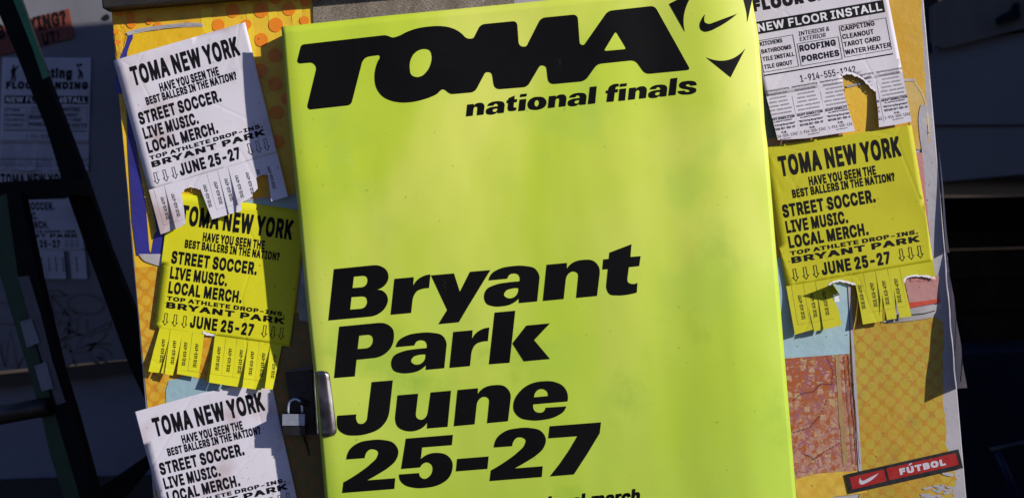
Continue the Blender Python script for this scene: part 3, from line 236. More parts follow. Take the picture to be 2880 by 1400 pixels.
65: [954, [125,0,302,2,316,7,331,25,397,223,554,223,618,39,625,22,640,7,655,2,721,0,893,2,907,7,922,25,927,44,925,174,836,417,831,422,826,444,814,468,809,490,797,515,792,537,780,562,775,584,763,608,758,630,746,655,741,677,728,701,723,723,711,748,706,770,694,795,689,817,677,841,635,964,628,981,616,993,601,998,535,1001,351,998,336,993,316,969,287,878,282,873,255,790,250,785,245,763,240,758,235,736,231,731,226,709,221,704,216,682,211,677,206,655,201,650,196,628,191,623,186,601,181,596,177,574,172,569,167,547,162,542,157,520,135,468,25,159,25,44,32,20,44,7,59,2]],
66: [916, [194,0,525,0,591,2,647,10,711,29,760,56,807,101,829,135,849,186,856,223,858,373,853,422,839,476,819,513,804,527,817,559,826,616,824,780,807,846,787,885,741,937,736,937,728,947,706,961,674,976,613,993,503,1001,128,998,113,993,101,981,93,956,93,44,101,20,113,7,128,2],[400,289,397,363,464,363,486,358,513,343,537,321,517,304,490,294,464,289],[400,647,397,709,459,709,476,704,508,684,498,672,461,652,441,647]],
68: [989, [194,0,547,2,593,7,647,20,701,39,773,81,824,130,824,135,836,145,866,189,900,267,912,311,925,385,927,576,920,652,895,748,853,834,834,856,834,861,822,871,822,876,795,902,790,902,777,917,738,944,687,969,633,986,544,998,128,998,113,993,101,981,93,956,93,44,101,20,113,7,128,2],[400,289,397,709,439,709,483,699,520,682,569,643,591,611,608,574,620,527,623,488,601,410,562,351,557,351,547,338,522,321,481,302,437,292]],
70: [844, [194,0,363,2,378,7,390,20,397,44,397,346,709,348,723,353,736,365,743,390,743,593,736,618,723,630,709,635,397,638,397,709,679,709,746,711,760,716,773,728,780,753,780,956,773,981,760,993,746,998,679,1001,194,1001,128,998,113,993,101,981,93,956,93,44,101,20,113,7,128,2]],
71: [1017, [478,-10,633,-7,665,-2,738,20,792,47,814,66,819,66,831,81,836,81,866,110,866,115,878,125,900,157,927,213,947,287,952,329,952,559,942,584,944,716,925,785,907,822,902,824,898,839,878,868,817,929,758,969,750,969,723,983,655,1003,554,1010,414,1008,348,996,299,979,260,959,231,939,223,929,218,929,164,876,164,871,140,844,96,755,69,650,64,608,66,368,76,311,98,238,135,164,150,142,159,135,159,130,169,123,169,118,208,78,272,34,280,34,311,17,368,0,412,-7],[522,289,488,302,464,319,478,314,569,311,547,297],[459,321,446,329,419,358,387,412,368,478,368,522,390,593,429,655,481,694,505,706,522,709,579,679,606,652,633,603,478,601,464,596,451,584,444,559,444,356,449,336,461,324]],
73: [671, [150,0,589,2,603,7,618,25,623,44,623,245,618,265,603,282,589,287,488,289,488,709,589,711,603,716,618,733,623,753,623,956,616,981,603,993,589,998,522,1001,150,1001,83,998,69,993,54,976,49,956,49,753,54,733,69,716,83,711,186,709,186,289,83,287,69,282,56,270,49,245,49,44,54,25,69,7,83,2]],
76: [817, [194,0,733,2,748,7,760,20,768,44,768,245,760,270,748,282,733,287,667,289,397,289,397,956,390,981,378,993,363,998,128,998,113,993,101,981,93,956,93,44,101,20,113,7,128,2]],
78: [1021, [194,0,363,2,378,7,390,20,397,44,397,358,476,240,478,231,498,206,500,196,515,179,517,169,532,152,569,88,589,64,608,27,625,7,640,2,706,0,893,2,907,7,920,20,927,44,927,956,920,981,907,993,893,998,826,1001,660,998,645,993,633,981,625,956,625,638,567,726,564,736,549,753,535,782,520,799,517,809,503,826,500,836,486,853,471,883,456,900,454,910,439,927,424,956,395,993,380,998,314,1001,128,998,113,993,101,981,93,956,93,44,101,20,113,7,128,2]],
79: [1037, [478,-10,628,-7,672,0,746,25,804,59,871,120,871,125,883,135,912,179,942,243,969,348,976,441,974,611,961,689,934,775,890,853,819,929,814,929,790,952,738,979,657,1003,557,1010,417,1008,351,996,302,979,258,956,235,942,228,932,223,932,206,912,201,912,164,873,164,868,137,836,96,753,71,662,64,606,66,368,83,282,101,233,130,174,155,137,167,128,167,123,218,71,265,39,319,15,378,-2],[515,292,493,299,456,321,417,361,383,422,370,464,365,505,383,576,397,608,422,645,441,667,446,667,471,689,513,709,525,709,581,679,623,638,635,613,640,611,662,559,672,510,672,488,652,414,618,356,598,334,593,334,571,314,527,292]],
80: [899, [194,0,363,2,378,7,390,20,397,44,397,292,567,294,620,302,677,319,704,331,733,351,743,363,748,363,777,392,777,397,787,405,807,434,834,508,844,571,844,721,839,760,822,824,802,866,787,888,741,934,709,956,638,986,559,998,128,998,113,993,101,981,93,956,93,44,101,20,113,7,128,2],[400,581,397,709,451,709,473,704,503,687,520,670,532,645,520,623,500,603,459,584]],
82: [905, [194,0,363,2,378,7,390,20,397,44,397,311,405,311,414,297,554,29,574,7,589,2,655,0,839,2,853,7,866,20,873,44,871,172,755,380,755,385,790,417,802,441,807,444,822,476,836,525,844,576,841,753,822,831,799,876,755,927,750,927,741,939,711,959,672,976,608,993,495,1001,128,998,113,993,101,981,93,956,93,44,101,20,113,7,128,2],[400,601,397,709,454,709,483,701,508,687,532,655,527,643,510,625,486,611,449,601]],
83: [902, [427,-15,589,-7,633,2,706,32,741,54,790,103,819,152,839,218,841,405,824,473,799,515,763,554,758,554,748,567,726,581,704,591,731,596,797,596,812,601,824,613,831,638,831,755,822,812,812,841,790,883,731,944,694,969,662,983,581,1005,495,1010,353,1008,297,998,240,979,184,947,128,890,101,841,83,777,81,616,98,537,125,490,167,449,199,427,218,419,93,414,78,410,64,392,59,373,59,255,71,189,86,150,118,98,159,56,216,22,299,-5],[446,284,407,302,392,316,387,316,368,348,365,365,471,336,510,316,510,311,498,302,468,287],[522,652,444,677,417,692,417,696,449,714,464,711,505,687,522,665]],
84: [905, [405,0,569,2,584,7,598,25,603,44,603,709,822,711,836,716,849,728,856,753,856,956,849,981,836,993,822,998,755,1001,150,1001,83,998,69,993,54,976,49,956,49,753,56,728,69,716,83,711,304,709,304,44,311,20,324,7,338,2]],
85: [1012, [471,-12,630,-7,679,2,736,22,787,52,841,101,841,105,853,115,853,120,873,142,895,186,917,275,917,956,910,981,898,993,883,998,817,1001,652,998,638,993,625,981,618,956,616,405,606,370,584,334,552,307,510,287,495,289,466,304,441,326,437,326,437,331,417,353,397,402,395,956,387,981,375,993,361,998,194,1001,128,998,113,993,98,976,93,956,93,307,98,258,115,194,142,140,159,115,174,103,174,98,216,59,253,34,289,17,353,-2,405,-10]],
97: [811, [334,-15,437,-12,471,-7,498,2,696,2,711,7,723,20,728,32,731,569,721,633,711,662,689,704,645,750,598,777,554,792,493,802,385,804,294,799,216,780,162,753,110,706,110,701,101,694,86,672,66,628,64,500,71,476,83,464,96,459,83,449,64,414,47,343,47,196,54,152,64,123,91,76,147,25,221,-5,267,-12]],
103: [868, [407,-238,540,-233,591,-223,647,-204,689,-179,728,-142,728,-137,750,-113,765,-83,777,-44,785,0,785,753,777,777,765,790,750,795,684,797,532,795,495,802,429,804,324,802,277,795,226,777,179,750,120,689,81,616,64,559,54,498,54,304,66,231,76,199,101,145,123,113,132,105,103,88,88,74,83,61,81,-69,86,-88,110,-128,140,-159,145,-159,159,-177,181,-191,211,-206,294,-231],[424,304,402,316,387,331,365,370,356,400,363,429,378,461,395,486,419,505,439,495,454,481,466,456,471,454,486,410,483,385,468,348,451,324]],
105: [463, [184,0,346,2,361,7,373,20,380,44,380,743,392,763,400,795,400,922,390,961,380,979,353,1005,316,1020,150,1020,125,1013,105,1001,78,971,64,925,64,795,71,763,83,743,83,44,91,20,103,7,118,2]],
110: [844, [184,0,346,2,361,7,375,25,380,44,380,427,390,464,407,488,412,488,424,500,437,498,446,486,464,446,464,44,471,20,483,7,498,2,564,0,726,2,741,7,753,20,760,44,760,579,750,633,728,689,709,719,672,755,647,773,579,797,476,804,373,802,341,795,118,795,103,790,91,777,83,753,83,44,91,20,103,7,118,2]],
116: [557, [361,-7,476,-2,515,10,527,22,532,34,535,169,513,265,500,277,486,282,419,282,400,287,400,513,488,515,503,520,517,537,522,557,520,765,515,777,503,790,488,795,400,797,400,895,392,920,380,932,365,937,299,939,137,937,123,932,110,920,105,907,103,795,44,795,29,790,17,777,10,753,10,557,15,537,29,520,44,515,103,515,103,159,108,135,115,108,132,74,172,32,186,22,213,10,260,-2]],
},
}


def tess(loops):
    pts = [p for L in loops for p in L]
    tri = tessellate_polygon([[Vector((p[0], p[1], 0)) for p in L] for L in loops])
    out = []
    for a, b, c in tri:
        A, B, C = pts[a], pts[b], pts[c]
        ar = (B[0]-A[0])*(C[1]-A[1]) - (B[1]-A[1])*(C[0]-A[0])
        if abs(ar) < 1e-9:
            continue
        out.append((a, b, c) if ar > 0 else (a, c, b))
    return pts, out

_gc = {}
def glyph(k):
    """k = weight letter + character"""
    if k not in _gc:
        s = GLYPHS[ord(k[0])][ord(k[1])]
        loops = [[(L[i]/1000, L[i+1]/1000) for i in range(0, len(L), 2)] for L in s[1:]]
        _gc[k] = (s[0]/1000, tess(loops) if loops else ([], []))
    return _gc[k]

# ------------------------------------------------------------------ geometry helpers
def X2(px, py):
    """photograph pixel -> offsets (metres) in the board's upright frame"""
    dx, dy = px - 1440.0, py - 700.0
    return (dx*cr - dy*sr)/PPM, (-dx*sr - dy*cr)/PPM

def P(px, py, Y=0.0):
    """the point seen at a photograph pixel at the depth Y behind the board's face"""
    x, z = X2(px, py)
    k = (DIST + Y)/DIST
    return Vector((x*k, Y, CAM_H + z*k))

def Z(ox, oy, s):
    return lambda x, y: (ox + x*s, oy + y*s)

def smooth(raw, n=7):
    """closed outline: (x,y) corner, 's' smooth, 'a' end of a straight, 'b' start of a straight, number = fillet radius"""
    N = len(raw)
    out = []
    def d(p, q):
        return math.hypot(q[0]-p[0], q[1]-p[1])
    def tan(i):
        p, a, b = raw[i], raw[i-1], raw[(i+1) % N]
        k = p[2] if len(p) > 2 else 'c'
        if k == 'a':
            L = d(a, p); return ((p[0]-a[0])/L, (p[1]-a[1])/L)
        if k == 'b':
            L = d(p, b); return ((b[0]-p[0])/L, (b[1]-p[1])/L)
        l0, l1 = d(a, p), d(p, b)
        vx = (p[0]-a[0])/l0*l1 + (b[0]-p[0])/l1*l0
        vy = (p[1]-a[1])/l0*l1 + (b[1]-p[1])/l1*l0
        L = math.hypot(vx, vy) or 1
        return (vx/L, vy/L)
    for i in range(N):
        p, q, a = raw[i], raw[(i+1) % N], raw[i-1]
        k = p[2] if len(p) > 2 else 'c'
        kq = q[2] if len(q) > 2 else 'c'
        if isinstance(k, (int, float)):
            u = ((a[0]-p[0])/d(a, p), (a[1]-p[1])/d(a, p))
            v = ((q[0]-p[0])/d(p, q), (q[1]-p[1])/d(p, q))
            s0 = (p[0]+u[0]*k, p[1]+u[1]*k); s1 = (p[0]+v[0]*k, p[1]+v[1]*k)
            for j in range(n+1):
                t = j/n
                out.append(((1-t)**2*s0[0]+2*t*(1-t)*p[0]+t*t*s1[0], (1-t)**2*s0[1]+2*t*(1-t)*p[1]+t*t*s1[1]))
            continue
        out.append((p[0], p[1]))
        if (k in 'cb') and (not isinstance(kq, str) or kq in 'ca'):
            continue
        L = d(p, q)
        t0 = tan(i) if k != 'c' else None
        t1 = tan((i+1) % N) if (isinstance(kq, str) and kq != 'c') else None
        ch = ((q[0]-p[0])/L, (q[1]-p[1])/L)
        if t0 is None:
            t0 = (2*ch[0]-t1[0], 2*ch[1]-t1[1]) if t1 else ch
        if t1 is None:
            t1 = (2*ch[0]-t0[0], 2*ch[1]-t0[1])
        for j in range(1, n):
            t = j/n
            h1, h2, h3, h4 = 2*t**3-3*t*t+1, t**3-2*t*t+t, -2*t**3+3*t*t, t**3-t*t
            out.append((h1*p[0]+h2*L*t0[0]+h3*q[0]+h4*L*t1[0], h1*p[1]+h2*L*t0[1]+h3*q[1]+h4*L*t1[1]))
    return out

class Flat:
    """flat outlines collected in some 2-D space, cut on a grid and then laid on a surface"""
    def __init__(self):
        self.bm = bmesh.new()
    def add(self, loops, f=None):
        pts, tri = tess(loops)
        self.raw(pts, tri, f)
    def raw(self, pts, tri, f=None):
        vs = [self.bm.verts.new((*(f(*p) if f else p), 0)) for p in pts]
        for t in tri:
            a, b, c = (vs[i].co for i in t)
            if (b-a).cross(c-a).length < 1e-9:
                continue
            try:
                self.bm.faces.new([vs[i] for i in t])
            except ValueError:
                pass
    def cut(self, xs=(), ys=()):
        for ax, vals in ((0, xs), (1, ys)):
            for v in vals:
                co = [0, 0, 0]; no = [0, 0, 0]; co[ax] = v; no[ax] = 1
                bmesh.ops.bisect_plane(self.bm, geom=self.bm.verts[:]+self.bm.edges[:]+self.bm.faces[:], plane_co=co, plane_no=no, dist=1e-5)
    def cutgrid(self, dx, dy):
        if not self.bm.verts:
            return
        X = [v.co.x for v in self.bm.verts]; Y = [v.co.y for v in self.bm.verts]
        gx = [dx*i for i in range(math.floor(min(X)/dx)+1, math.ceil(max(X)/dx))]
        gy = [dy*i for i in range(math.floor(min(Y)/dy)+1, math.ceil(max(Y)/dy))]
        self.cut(gx, gy)
    def lay(self, f):
        for v in self.bm.verts:
            v.co = f(v.co.x, v.co.y)
        return self

def face_camera(bm):
    for f in bm.faces:
        f.normal_update()
        if f.normal.y > 0:
            f.normal_flip()

def link(name, bm, mat, parent=None, base=None, smooth_shade=False, thick=0, toward=False):
    if toward:
        face_camera(bm)
    me = bpy.data.meshes.new(name)
    base = Vector(base) if base is not None else (Vector(parent['base']) if parent is not None and 'base' in parent else Vector((0, 0, 0)))
    for v in bm.verts:
        v.co -= base
    bm.to_mesh(me); bm.free()
    if isinstance(mat, (list, tuple)):
        for m in mat:
            me.materials.append(m)
    elif mat:
        me.materials.append(mat)
    if smooth_shade:
        me.polygons.foreach_set('use_smooth', [True]*len(me.polygons))
    o = bpy.data.objects.new(name, me)
    sc.collection.objects.link(o)
    if parent is not None:
        o.parent = parent
        if parent.type == 'MESH':
            o['base'] = list(base)
    else:
        o.location = base
        o['base'] = list(base)
    o['base'] = list(base)
    if thick:
        md = o.modifiers.new('thickness', 'SOLIDIFY'); md.thickness = thick; md.offset = -1
    return o

def thing(name, label, cat, base, group=None):
    o = bpy.data.objects.new(name, None)
    o.empty_display_size = 0.05
    sc.collection.objects.link(o)
    o.location = base
    o['base'] = list(base)
    o['label'] = label; o['category'] = cat
    if group:
        o['group'] = group
    return o

def tag(o, label, cat, group=None):
    o['label'] = label; o['category'] = cat
    if group:
        o['group'] = group
    return o

def box(bm, x0, x1, y0, y1, z0, z1, bev=0.0):
    r = bmesh.ops.create_cube(bm, size=1)
    for v in r['verts']:
        v.co = Vector(((x0+x1)/2 + v.co.x*(x1-x0), (y0+y1)/2 + v.co.y*(y1-y0), (z0+z1)/2 + v.co.z*(z1-z0)))
    if bev:
        es = list({e for v in r['verts'] for e in v.link_edges})
        bmesh.ops.bevel(bm, geom=es, offset=bev, segments=2, affect='EDGES', profile=0.5)
    return bm

def slab(pts, Y, thick, bev=0.0):
    """an outline seen at depth Y, with real thickness behind it"""
    bm = bmesh.new()
    q, tri = tess([pts])
    fr = [bm.verts.new(P(x, y, Y)) for x, y in q]
    bk = [bm.verts.new(v.co + Vector((0, thick, 0))) for v in fr]
    for a, b, c in tri:
        bm.faces.new((fr[a], fr[c], fr[b])).normal_update()
        bm.faces.new((bk[a], bk[b], bk[c]))
    n = len(q)
    for i in range(n):
        bm.faces.new((fr[i], fr[(i+1) % n], bk[(i+1) % n], bk[i]))
    bmesh.ops.recalc_face_normals(bm, faces=bm.faces[:])
    return bm

def tube(bm, pts, r, n=10, caps=True):
    rings = []
    for i, p in enumerate(pts):
        a = pts[max(i-1, 0)]; b = pts[min(i+1, len(pts)-1)]
        t = (b-a).normalized()
        u = t.cross(Vector((0.13, 1, 0.07))).normalized(); w = t.cross(u)
        rr = r[i] if isinstance(r, (list, tuple)) else r
        rings.append([bm.verts.new(p + u*math.cos(2*math.pi*k/n)*rr + w*math.sin(2*math.pi*k/n)*rr) for k in range(n)])
    for i in range(len(rings)-1):
        for k in range(n):
            bm.faces.new((rings[i][k], rings[i][(k+1) % n], rings[i+1][(k+1) % n], rings[i+1][k]))
    if caps:
        bm.faces.new(rings[0]); bm.faces.new(rings[-1][::-1])
    bmesh.ops.recalc_face_normals(bm, faces=bm.faces[:])
    return bm

def stroke(fl, pts, w, f=None):
    """a flat line of width w through pts"""
    L = []; Rr = []
    for i, p in enumerate(pts):
        a = pts[max(i-1, 0)]; b = pts[min(i+1, len(pts)-1)]
        dx, dy = b[0]-a[0], b[1]-a[1]; l = math.hypot(dx, dy) or 1
        ww = w(i/(len(pts)-1)) if callable(w) else w
        L.append((p[0]-dy/l*ww/2, p[1]+dx/l*ww/2)); Rr.append((p[0]+dy/l*ww/2, p[1]-dx/l*ww/2))
    for i in range(len(pts)-1):
        fl.raw([L[i], L[i+1], Rr[i+1], Rr[i]], [(0, 1, 2), (0, 2, 3)], f)

def inside(poly, x, y):
    c = False
    for i in range(len(poly)):
        x0, y0 = poly[i-1][:2]; x1, y1 = poly[i][:2]
        if (y0 > y) != (y1 > y) and x < (x1-x0)*(y-y0)/(y1-y0)+x0:
            c = not c
    return c

def text(fl, s, wt, x0, x1, ybase, cap, slant=0.0, vert=False, ok=None, f=None):
    """letters from x0 to x1 on a baseline (y down); vert: reads upward, x0 = start (bottom) v, x1 = end, ybase = u of the baseline"""
    total = sum(glyph(wt+c)[0] for c in s)
    k = (x1-x0)/total if not vert else (x0-x1)/total
    pen = 0.0
    for c in s:
        adv, (pts, tri) = glyph(wt+c)
        if pts:
            if vert:
                g = [(ybase - y*cap, x0 - (pen+x)*k) for x, y in pts]
            else:
                g = [(x0 + (pen+x)*k + slant*y*cap, ybase - y*cap) for x, y in pts]
            cx = sum(p[0] for p in g)/len(g); cy = sum(p[1] for p in g)/len(g)
            if ok is None or ok(cx, cy):
                fl.raw(g, tri, f)
        pen += adv

# ------------------------------------------------------------------ materials
class NT:
    def __init__(self, name):
        self.m = bpy.data.materials.new(name); self.m.use_nodes = True
        self.t = self.m.node_tree; self.t.nodes.clear()
        self.out = self.t.nodes.new('ShaderNodeOutputMaterial')
        self.b = self.t.nodes.new('ShaderNodeBsdfPrincipled')
        self.t.links.new(self.b.outputs[0], self.out.inputs[0])
        self.co = self.t.nodes.new('ShaderNodeTexCoord').outputs['Object']
    def N(self, typ, **kw):
        n = self.t.nodes.new(typ)
        for k, v in kw.items():
            setattr(n, k, v)
        return n
    def L(self, a, b):
        if isinstance(a, (int, float)):
            b.default_value = a
        elif isinstance(a, (tuple, list)):
            b.default_value = (*a, 1.0) if len(a) == 3 and b.type == 'RGBA' else a
        else:
            self.t.links.new(a, b)
    def map(self, scale=(1, 1, 1), loc=(0, 0, 0), rot=(0, 0, 0), src=None):
        n = self.N('ShaderNodeMapping'); self.L(src or self.co, n.inputs[0])
        n.inputs[1].default_value = loc; n.inputs[2].default_value = rot; n.inputs[3].default_value = scale
        return n.outputs[0]
    def noise(self, scale, detail=4, rough=.55, src=None, dist=0.0):
        n = self.N('ShaderNodeTexNoise'); self.L(src or self.co, n.inputs['Vector'])
        n.inputs['Scale'].default_value = scale; n.inputs['Detail'].default_value = detail
        n.inputs['Roughness'].default_value = rough; n.inputs['Distortion'].default_value = dist
        return n.outputs[0]
    def ramp(self, v, a, b, lo=0.0, hi=1.0, smoothstep=False):
        n = self.N('ShaderNodeMapRange'); n.interpolation_type = 'SMOOTHSTEP' if smoothstep else 'LINEAR'
        n.clamp = True
        self.L(v, n.inputs[0]); n.inputs[1].default_value = a; n.inputs[2].default_value = b
        n.inputs[3].default_value = lo; n.inputs[4].default_value = hi
        return n.outputs[0]
    def math(self, op, a, b=0.0):
        n = self.N('ShaderNodeMath', operation=op); self.L(a, n.inputs[0]); self.L(b, n.inputs[1])
        return n.outputs[0]
    def mix(self, f, a, b, mode='MIX'):
        n = self.N('ShaderNodeMix', data_type='RGBA', blend_type=mode)
        self.L(f, n.inputs[0]); self.L(a, n.inputs[6]); self.L(b, n.inputs[7])
        return n.outputs[2]
    def bump(self, h, strength=.3, dist=.001, normal=None):
        n = self.N('ShaderNodeBump'); n.inputs['Strength'].default_value = strength; n.inputs['Distance'].default_value = dist
        self.L(h, n.inputs['Height'])
        if normal is not None:
            self.L(normal, n.inputs['Normal'])
        return n.outputs[0]
    def set(self, col=None, rough=None, metal=None, normal=None, spec=None, coat=None, coatr=None):
        I = self.b.inputs
        if col is not None: self.L(col, I['Base Color'])
        if rough is not None: self.L(rough, I['Roughness'])
        if metal is not None: self.L(metal, I['Metallic'])
        if normal is not None: self.L(normal, I['Normal'])
        if spec is not None: self.L(spec, I['Specular IOR Level'])
        if coat is not None: self.L(coat, I['Coat Weight'])
        if coatr is not None: self.L(coatr, I['Coat Roughness'])
        return self.m
    def xyz(self):
        n = self.N('ShaderNodeSeparateXYZ'); self.L(self.co, n.inputs[0]); return n.outputs

def plain(name, col, rough=.6, metal=0.0, var=.25, scale=14, bump=.1, spec=.5):
    n = NT(name)
    a = n.noise(scale, 6); b = n.noise(scale*9, 4)
    c = n.mix(n.ramp(a, .3, .7), tuple(v*(1-var) for v in col), tuple(min(1, v*(1+var)) for v in col))
    return n.set(c, n.ramp(b, .3, .7, max(.05, rough-.1), min(1, rough+.12)), metal, n.bump(b, bump, .001), spec)

def paper(name, col, stain, amount=.5, seed=0.0, back=None):
    n = NT(name)
    src = n.map(loc=(seed, seed*1.7, seed*.6))
    big = n.noise(9, 3, .5, src); mid = n.noise(38, 5, .6, src); fine = n.noise(420, 3, .6, src)
    c = n.mix(n.math('MULTIPLY', n.ramp(big, .50, .78, smoothstep=True), amount), col, stain)
    c = n.mix(n.math('MULTIPLY', n.ramp(mid, .60, .8), amount*.35), c, tuple(v*.62 for v in stain))
    specks = n.ramp(n.noise(150, 1, .5, src), .745, .77)
    c = n.mix(n.math('MULTIPLY', specks, .55), c, tuple(v*.3 for v in stain))
    crease = n.N('ShaderNodeTexVoronoi', feature='DISTANCE_TO_EDGE'); n.L(n.map(loc=(seed, 0, 0)), crease.inputs['Vector']); crease.inputs['Scale'].default_value = 6
    cre = n.ramp(crease.outputs[0], 0, .02)
    nb = n.bump(n.noise(13, 2, .4, src), .40, .004)
    nb = n.bump(n.noise(60, 4, .6, src), .15, .0012, nb)
    nb = n.bump(fine, .12, .0004, nb)
    nb = n.bump(cre, .30, .0008, nb)
    n.set(c, .62, 0, nb, .35)
    # sunlight through thin paper
    n.b.inputs['Subsurface Weight'].default_value = 0.0
    return n.m

def halftone(n, period, radius, soft=.06, rot=45, loc=(0, 0, 0)):
    """round dots on a square lattice in the board's plane; 1 inside a dot"""
    m = n.map(scale=(1/period, 1/period, 1/period), rot=(0, R(rot), 0), loc=loc)
    fr = n.N('ShaderNodeVectorMath', operation='FRACTION'); n.L(m, fr.inputs[0])
    s = n.N('ShaderNodeSeparateXYZ'); n.L(fr.outputs[0], s.inputs[0])
    a = n.math('SUBTRACT', s.outputs[0], .5); b = n.math('SUBTRACT', s.outputs[2], .5)
    d = n.math('SQRT', n.math('ADD', n.math('MULTIPLY', a, a), n.math('MULTIPLY', b, b)))
    return n.ramp(d, radius-soft, radius+soft, 1, 0, True)

def print_mat(name, base, dots=None, period=.0175, radius=.38, rot=45, wear=.3, base2=None, soft=.06, loc=(0, 0, 0), gloss=.38, scr=.5):
    n = NT(name)
    c = base
    if base2:
        c = n.mix(n.ramp(n.noise(7, 4), .35, .65), base, base2)
    if dots:
        h = halftone(n, period, radius, soft, rot, loc)
        h = n.math('MULTIPLY', h, n.ramp(n.noise(11, 3), .25, .6, .35, 1))
        c = n.mix(h, c, dots)
    grime = n.ramp(n.noise(24, 8, .65), .5, .8)
    c = n.mix(n.math('MULTIPLY', grime, wear), c, (.16, .085, .03))
    sp = n.ramp(n.noise(170, 2, .6), .70, .73)
    c = n.mix(n.math('MULTIPLY', sp, .7), c, (.05, .03, .02))
    # pale hair scratches
    s1 = n.noise(30, 2, .5, n.map(scale=(1, 1, 14), rot=(0, R(24), 0)))
    sc1 = n.ramp(n.math('ABSOLUTE', n.math('SUBTRACT', s1, .5)), 0, .0035, 1, 0)
    c = n.mix(n.math('MULTIPLY', n.math('MULTIPLY', sc1, n.ramp(n.noise(16, 2), .55, .7)), scr), c, (.6, .5, .36))
    wr = n.bump(n.noise(26, 5, .6), .5, .003)
    wr = n.bump(n.noise(300, 3), .12, .0004, wr)
    return n.set(c, n.ramp(n.noise(50, 4), .3, .7, gloss-.1, gloss+.2), 0, wr, .45)

def lime_mat():
    n = NT('lime_vinyl')
    src = n.map(scale=(1, 1, .55))
    cl = n.noise(3.6, 4, .5, src, .4)
    c = n.mix(n.ramp(cl, .36, .62, smoothstep=True), (.68, .745, .115), (.52, .665, .036))
    cl2 = n.noise(8.5, 3, .5, n.map(scale=(1, 1, .8), loc=(3, 0, 2)), .3)
    c = n.mix(n.ramp(cl2, .50, .72, 0, .55, True), c, (.44, .62, .07))
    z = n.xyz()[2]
    c = n.mix(n.ramp(z, .62, .05, 0, .72), c, (.33, .50, .035))  # darker green downwards; the view's edge darkening put into the colour
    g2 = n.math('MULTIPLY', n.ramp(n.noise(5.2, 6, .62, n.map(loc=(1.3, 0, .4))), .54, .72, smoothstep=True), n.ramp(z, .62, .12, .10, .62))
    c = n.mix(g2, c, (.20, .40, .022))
    sp = n.ramp(n.noise(95, 2, .6), .735, .76)
    c = n.mix(n.math('MULTIPLY', sp, .35), c, (.12, .20, .02))
    nb = n.bump(n.noise(6, 2, .45, n.map(scale=(1, 1, .5))), .6, .012)
    nb = n.bump(n.noise(34, 5, .6), .10, .0012, nb)
    s1 = n.noise(9, 2, .5, n.map(scale=(2.2, 1, 1), rot=(0, R(18), 0), loc=(5, 0, 2)))
    sc1 = n.math('MULTIPLY', n.ramp(n.math('ABSOLUTE', n.math('SUBTRACT', s1, .5)), 0, .0012, 1, 0), n.ramp(n.noise(7, 2), .52, .64))
    c = n.mix(n.math('MULTIPLY', sc1, .45), c, (.75, .80, .40))
    nb = n.bump(n.noise(240, 3), .04, .0003, nb)
    return n.set(c, n.ramp(n.noise(5, 3), .3, .7, .38, .52), 0, nb, .5)

def steel_worn():
    n = NT('scratched_steel')
    a = n.noise(30, 8, .7); fine = n.noise(260, 4, .7, n.map(scale=(1, 1, 2.5)))
    c = n.mix(n.ramp(a, .35, .7), (.15, .12, .085), (.36, .32, .26))
    c = n.mix(n.ramp(fine, .45, .62), c, (.09, .07, .05))
    s1 = n.noise(14, 2, .5, n.map(scale=(1, 1, 9), rot=(0, R(-6), 0)))
    sc1 = n.ramp(n.math('ABSOLUTE', n.math('SUBTRACT', s1, .5)), 0, .004, 1, 0)
    s2 = n.noise(22, 1, .5, n.map(scale=(3, 1, .7), rot=(0, R(35), 0), loc=(3, 0, 1)))
    sc2 = n.ramp(n.math('ABSOLUTE', n.math('SUBTRACT', s2, .5)), 0, .002, 1, 0)
    c = n.mix(n.math('MULTIPLY', n.math('MAXIMUM', sc1, sc2), n.ramp(n.noise(9, 2), .45, .6)), c, (.72, .66, .56))
    return n.set(c, .6, .1, n.bump(fine, .4, .001), .4)

M = {}
M['ink'] = plain('black_ink', (.0025, .0025, .0028), .55, var=.1, bump=.0, spec=.12)
n_ = NT('poster_ink')
sk = n_.noise(12, 2, .5, n_.map(scale=(3, 1, .8), rot=(0, R(12), 0)))
sk = n_.math('MULTIPLY', n_.ramp(n_.math('ABSOLUTE', n_.math('SUBTRACT', sk, .5)), 0, .0012, 1, 0), n_.ramp(n_.noise(8, 2), .55, .66))
M['ink_big'] = n_.set(n_.mix(n_.math('MULTIPLY', sk, .35), (.0025, .0025, .0028), (.06, .06, .055)), n_.ramp(n_.noise(5, 4), .35, .65, .45, .62), 0, n_.bump(n_.noise(6, 3), .3, .006), .12)
M['flyer_ink'] = plain('flyer_ink', (.006, .0055, .007), .6, var=.3, bump=.0, spec=.15)
M['grey_ink'] = plain('thin_grey_ink', (.20, .19, .20), .6, var=.3, bump=0)
M['mid_ink'] = plain('light_print_ink', (.07, .065, .07), .6, var=.3, bump=0)
M['rule_ink'] = plain('tab_rule_ink', (.25, .24, .25), .6, var=.3, bump=0)
M['yrule_ink'] = plain('tab_rule_ink_on_yellow', (.16, .14, .02), .6, var=.3, bump=0)
M['white_a'] = paper('white_flyer_paper', (.67, .65, .71), (.36, .24, .20), .95, 1.3)
M['white_b'] = paper('white_flyer_paper_low', (.66, .64, .71), (.42, .30, .28), .95, 5.1)
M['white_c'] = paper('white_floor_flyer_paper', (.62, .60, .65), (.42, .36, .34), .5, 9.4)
M['white_d'] = paper('shade_dark_flyer_paper', (.44, .44, .49), (.2, .19, .2), .5, 2.2)  # darker copy of the white paper, with shade put into its colour
M['yel_a'] = paper('yellow_flyer_paper', (.66, .64, .010), (.62, .56, .01), .5, 3.3)
M['yel_b'] = paper('yellow_flyer_paper_right', (.50, .48, .008), (.42, .40, .008), .5, 7.7)
M['torn'] = paper('torn_paper_fibre', (.78, .76, .80), (.6, .56, .55), .5, 4)
M['lime'] = lime_mat()
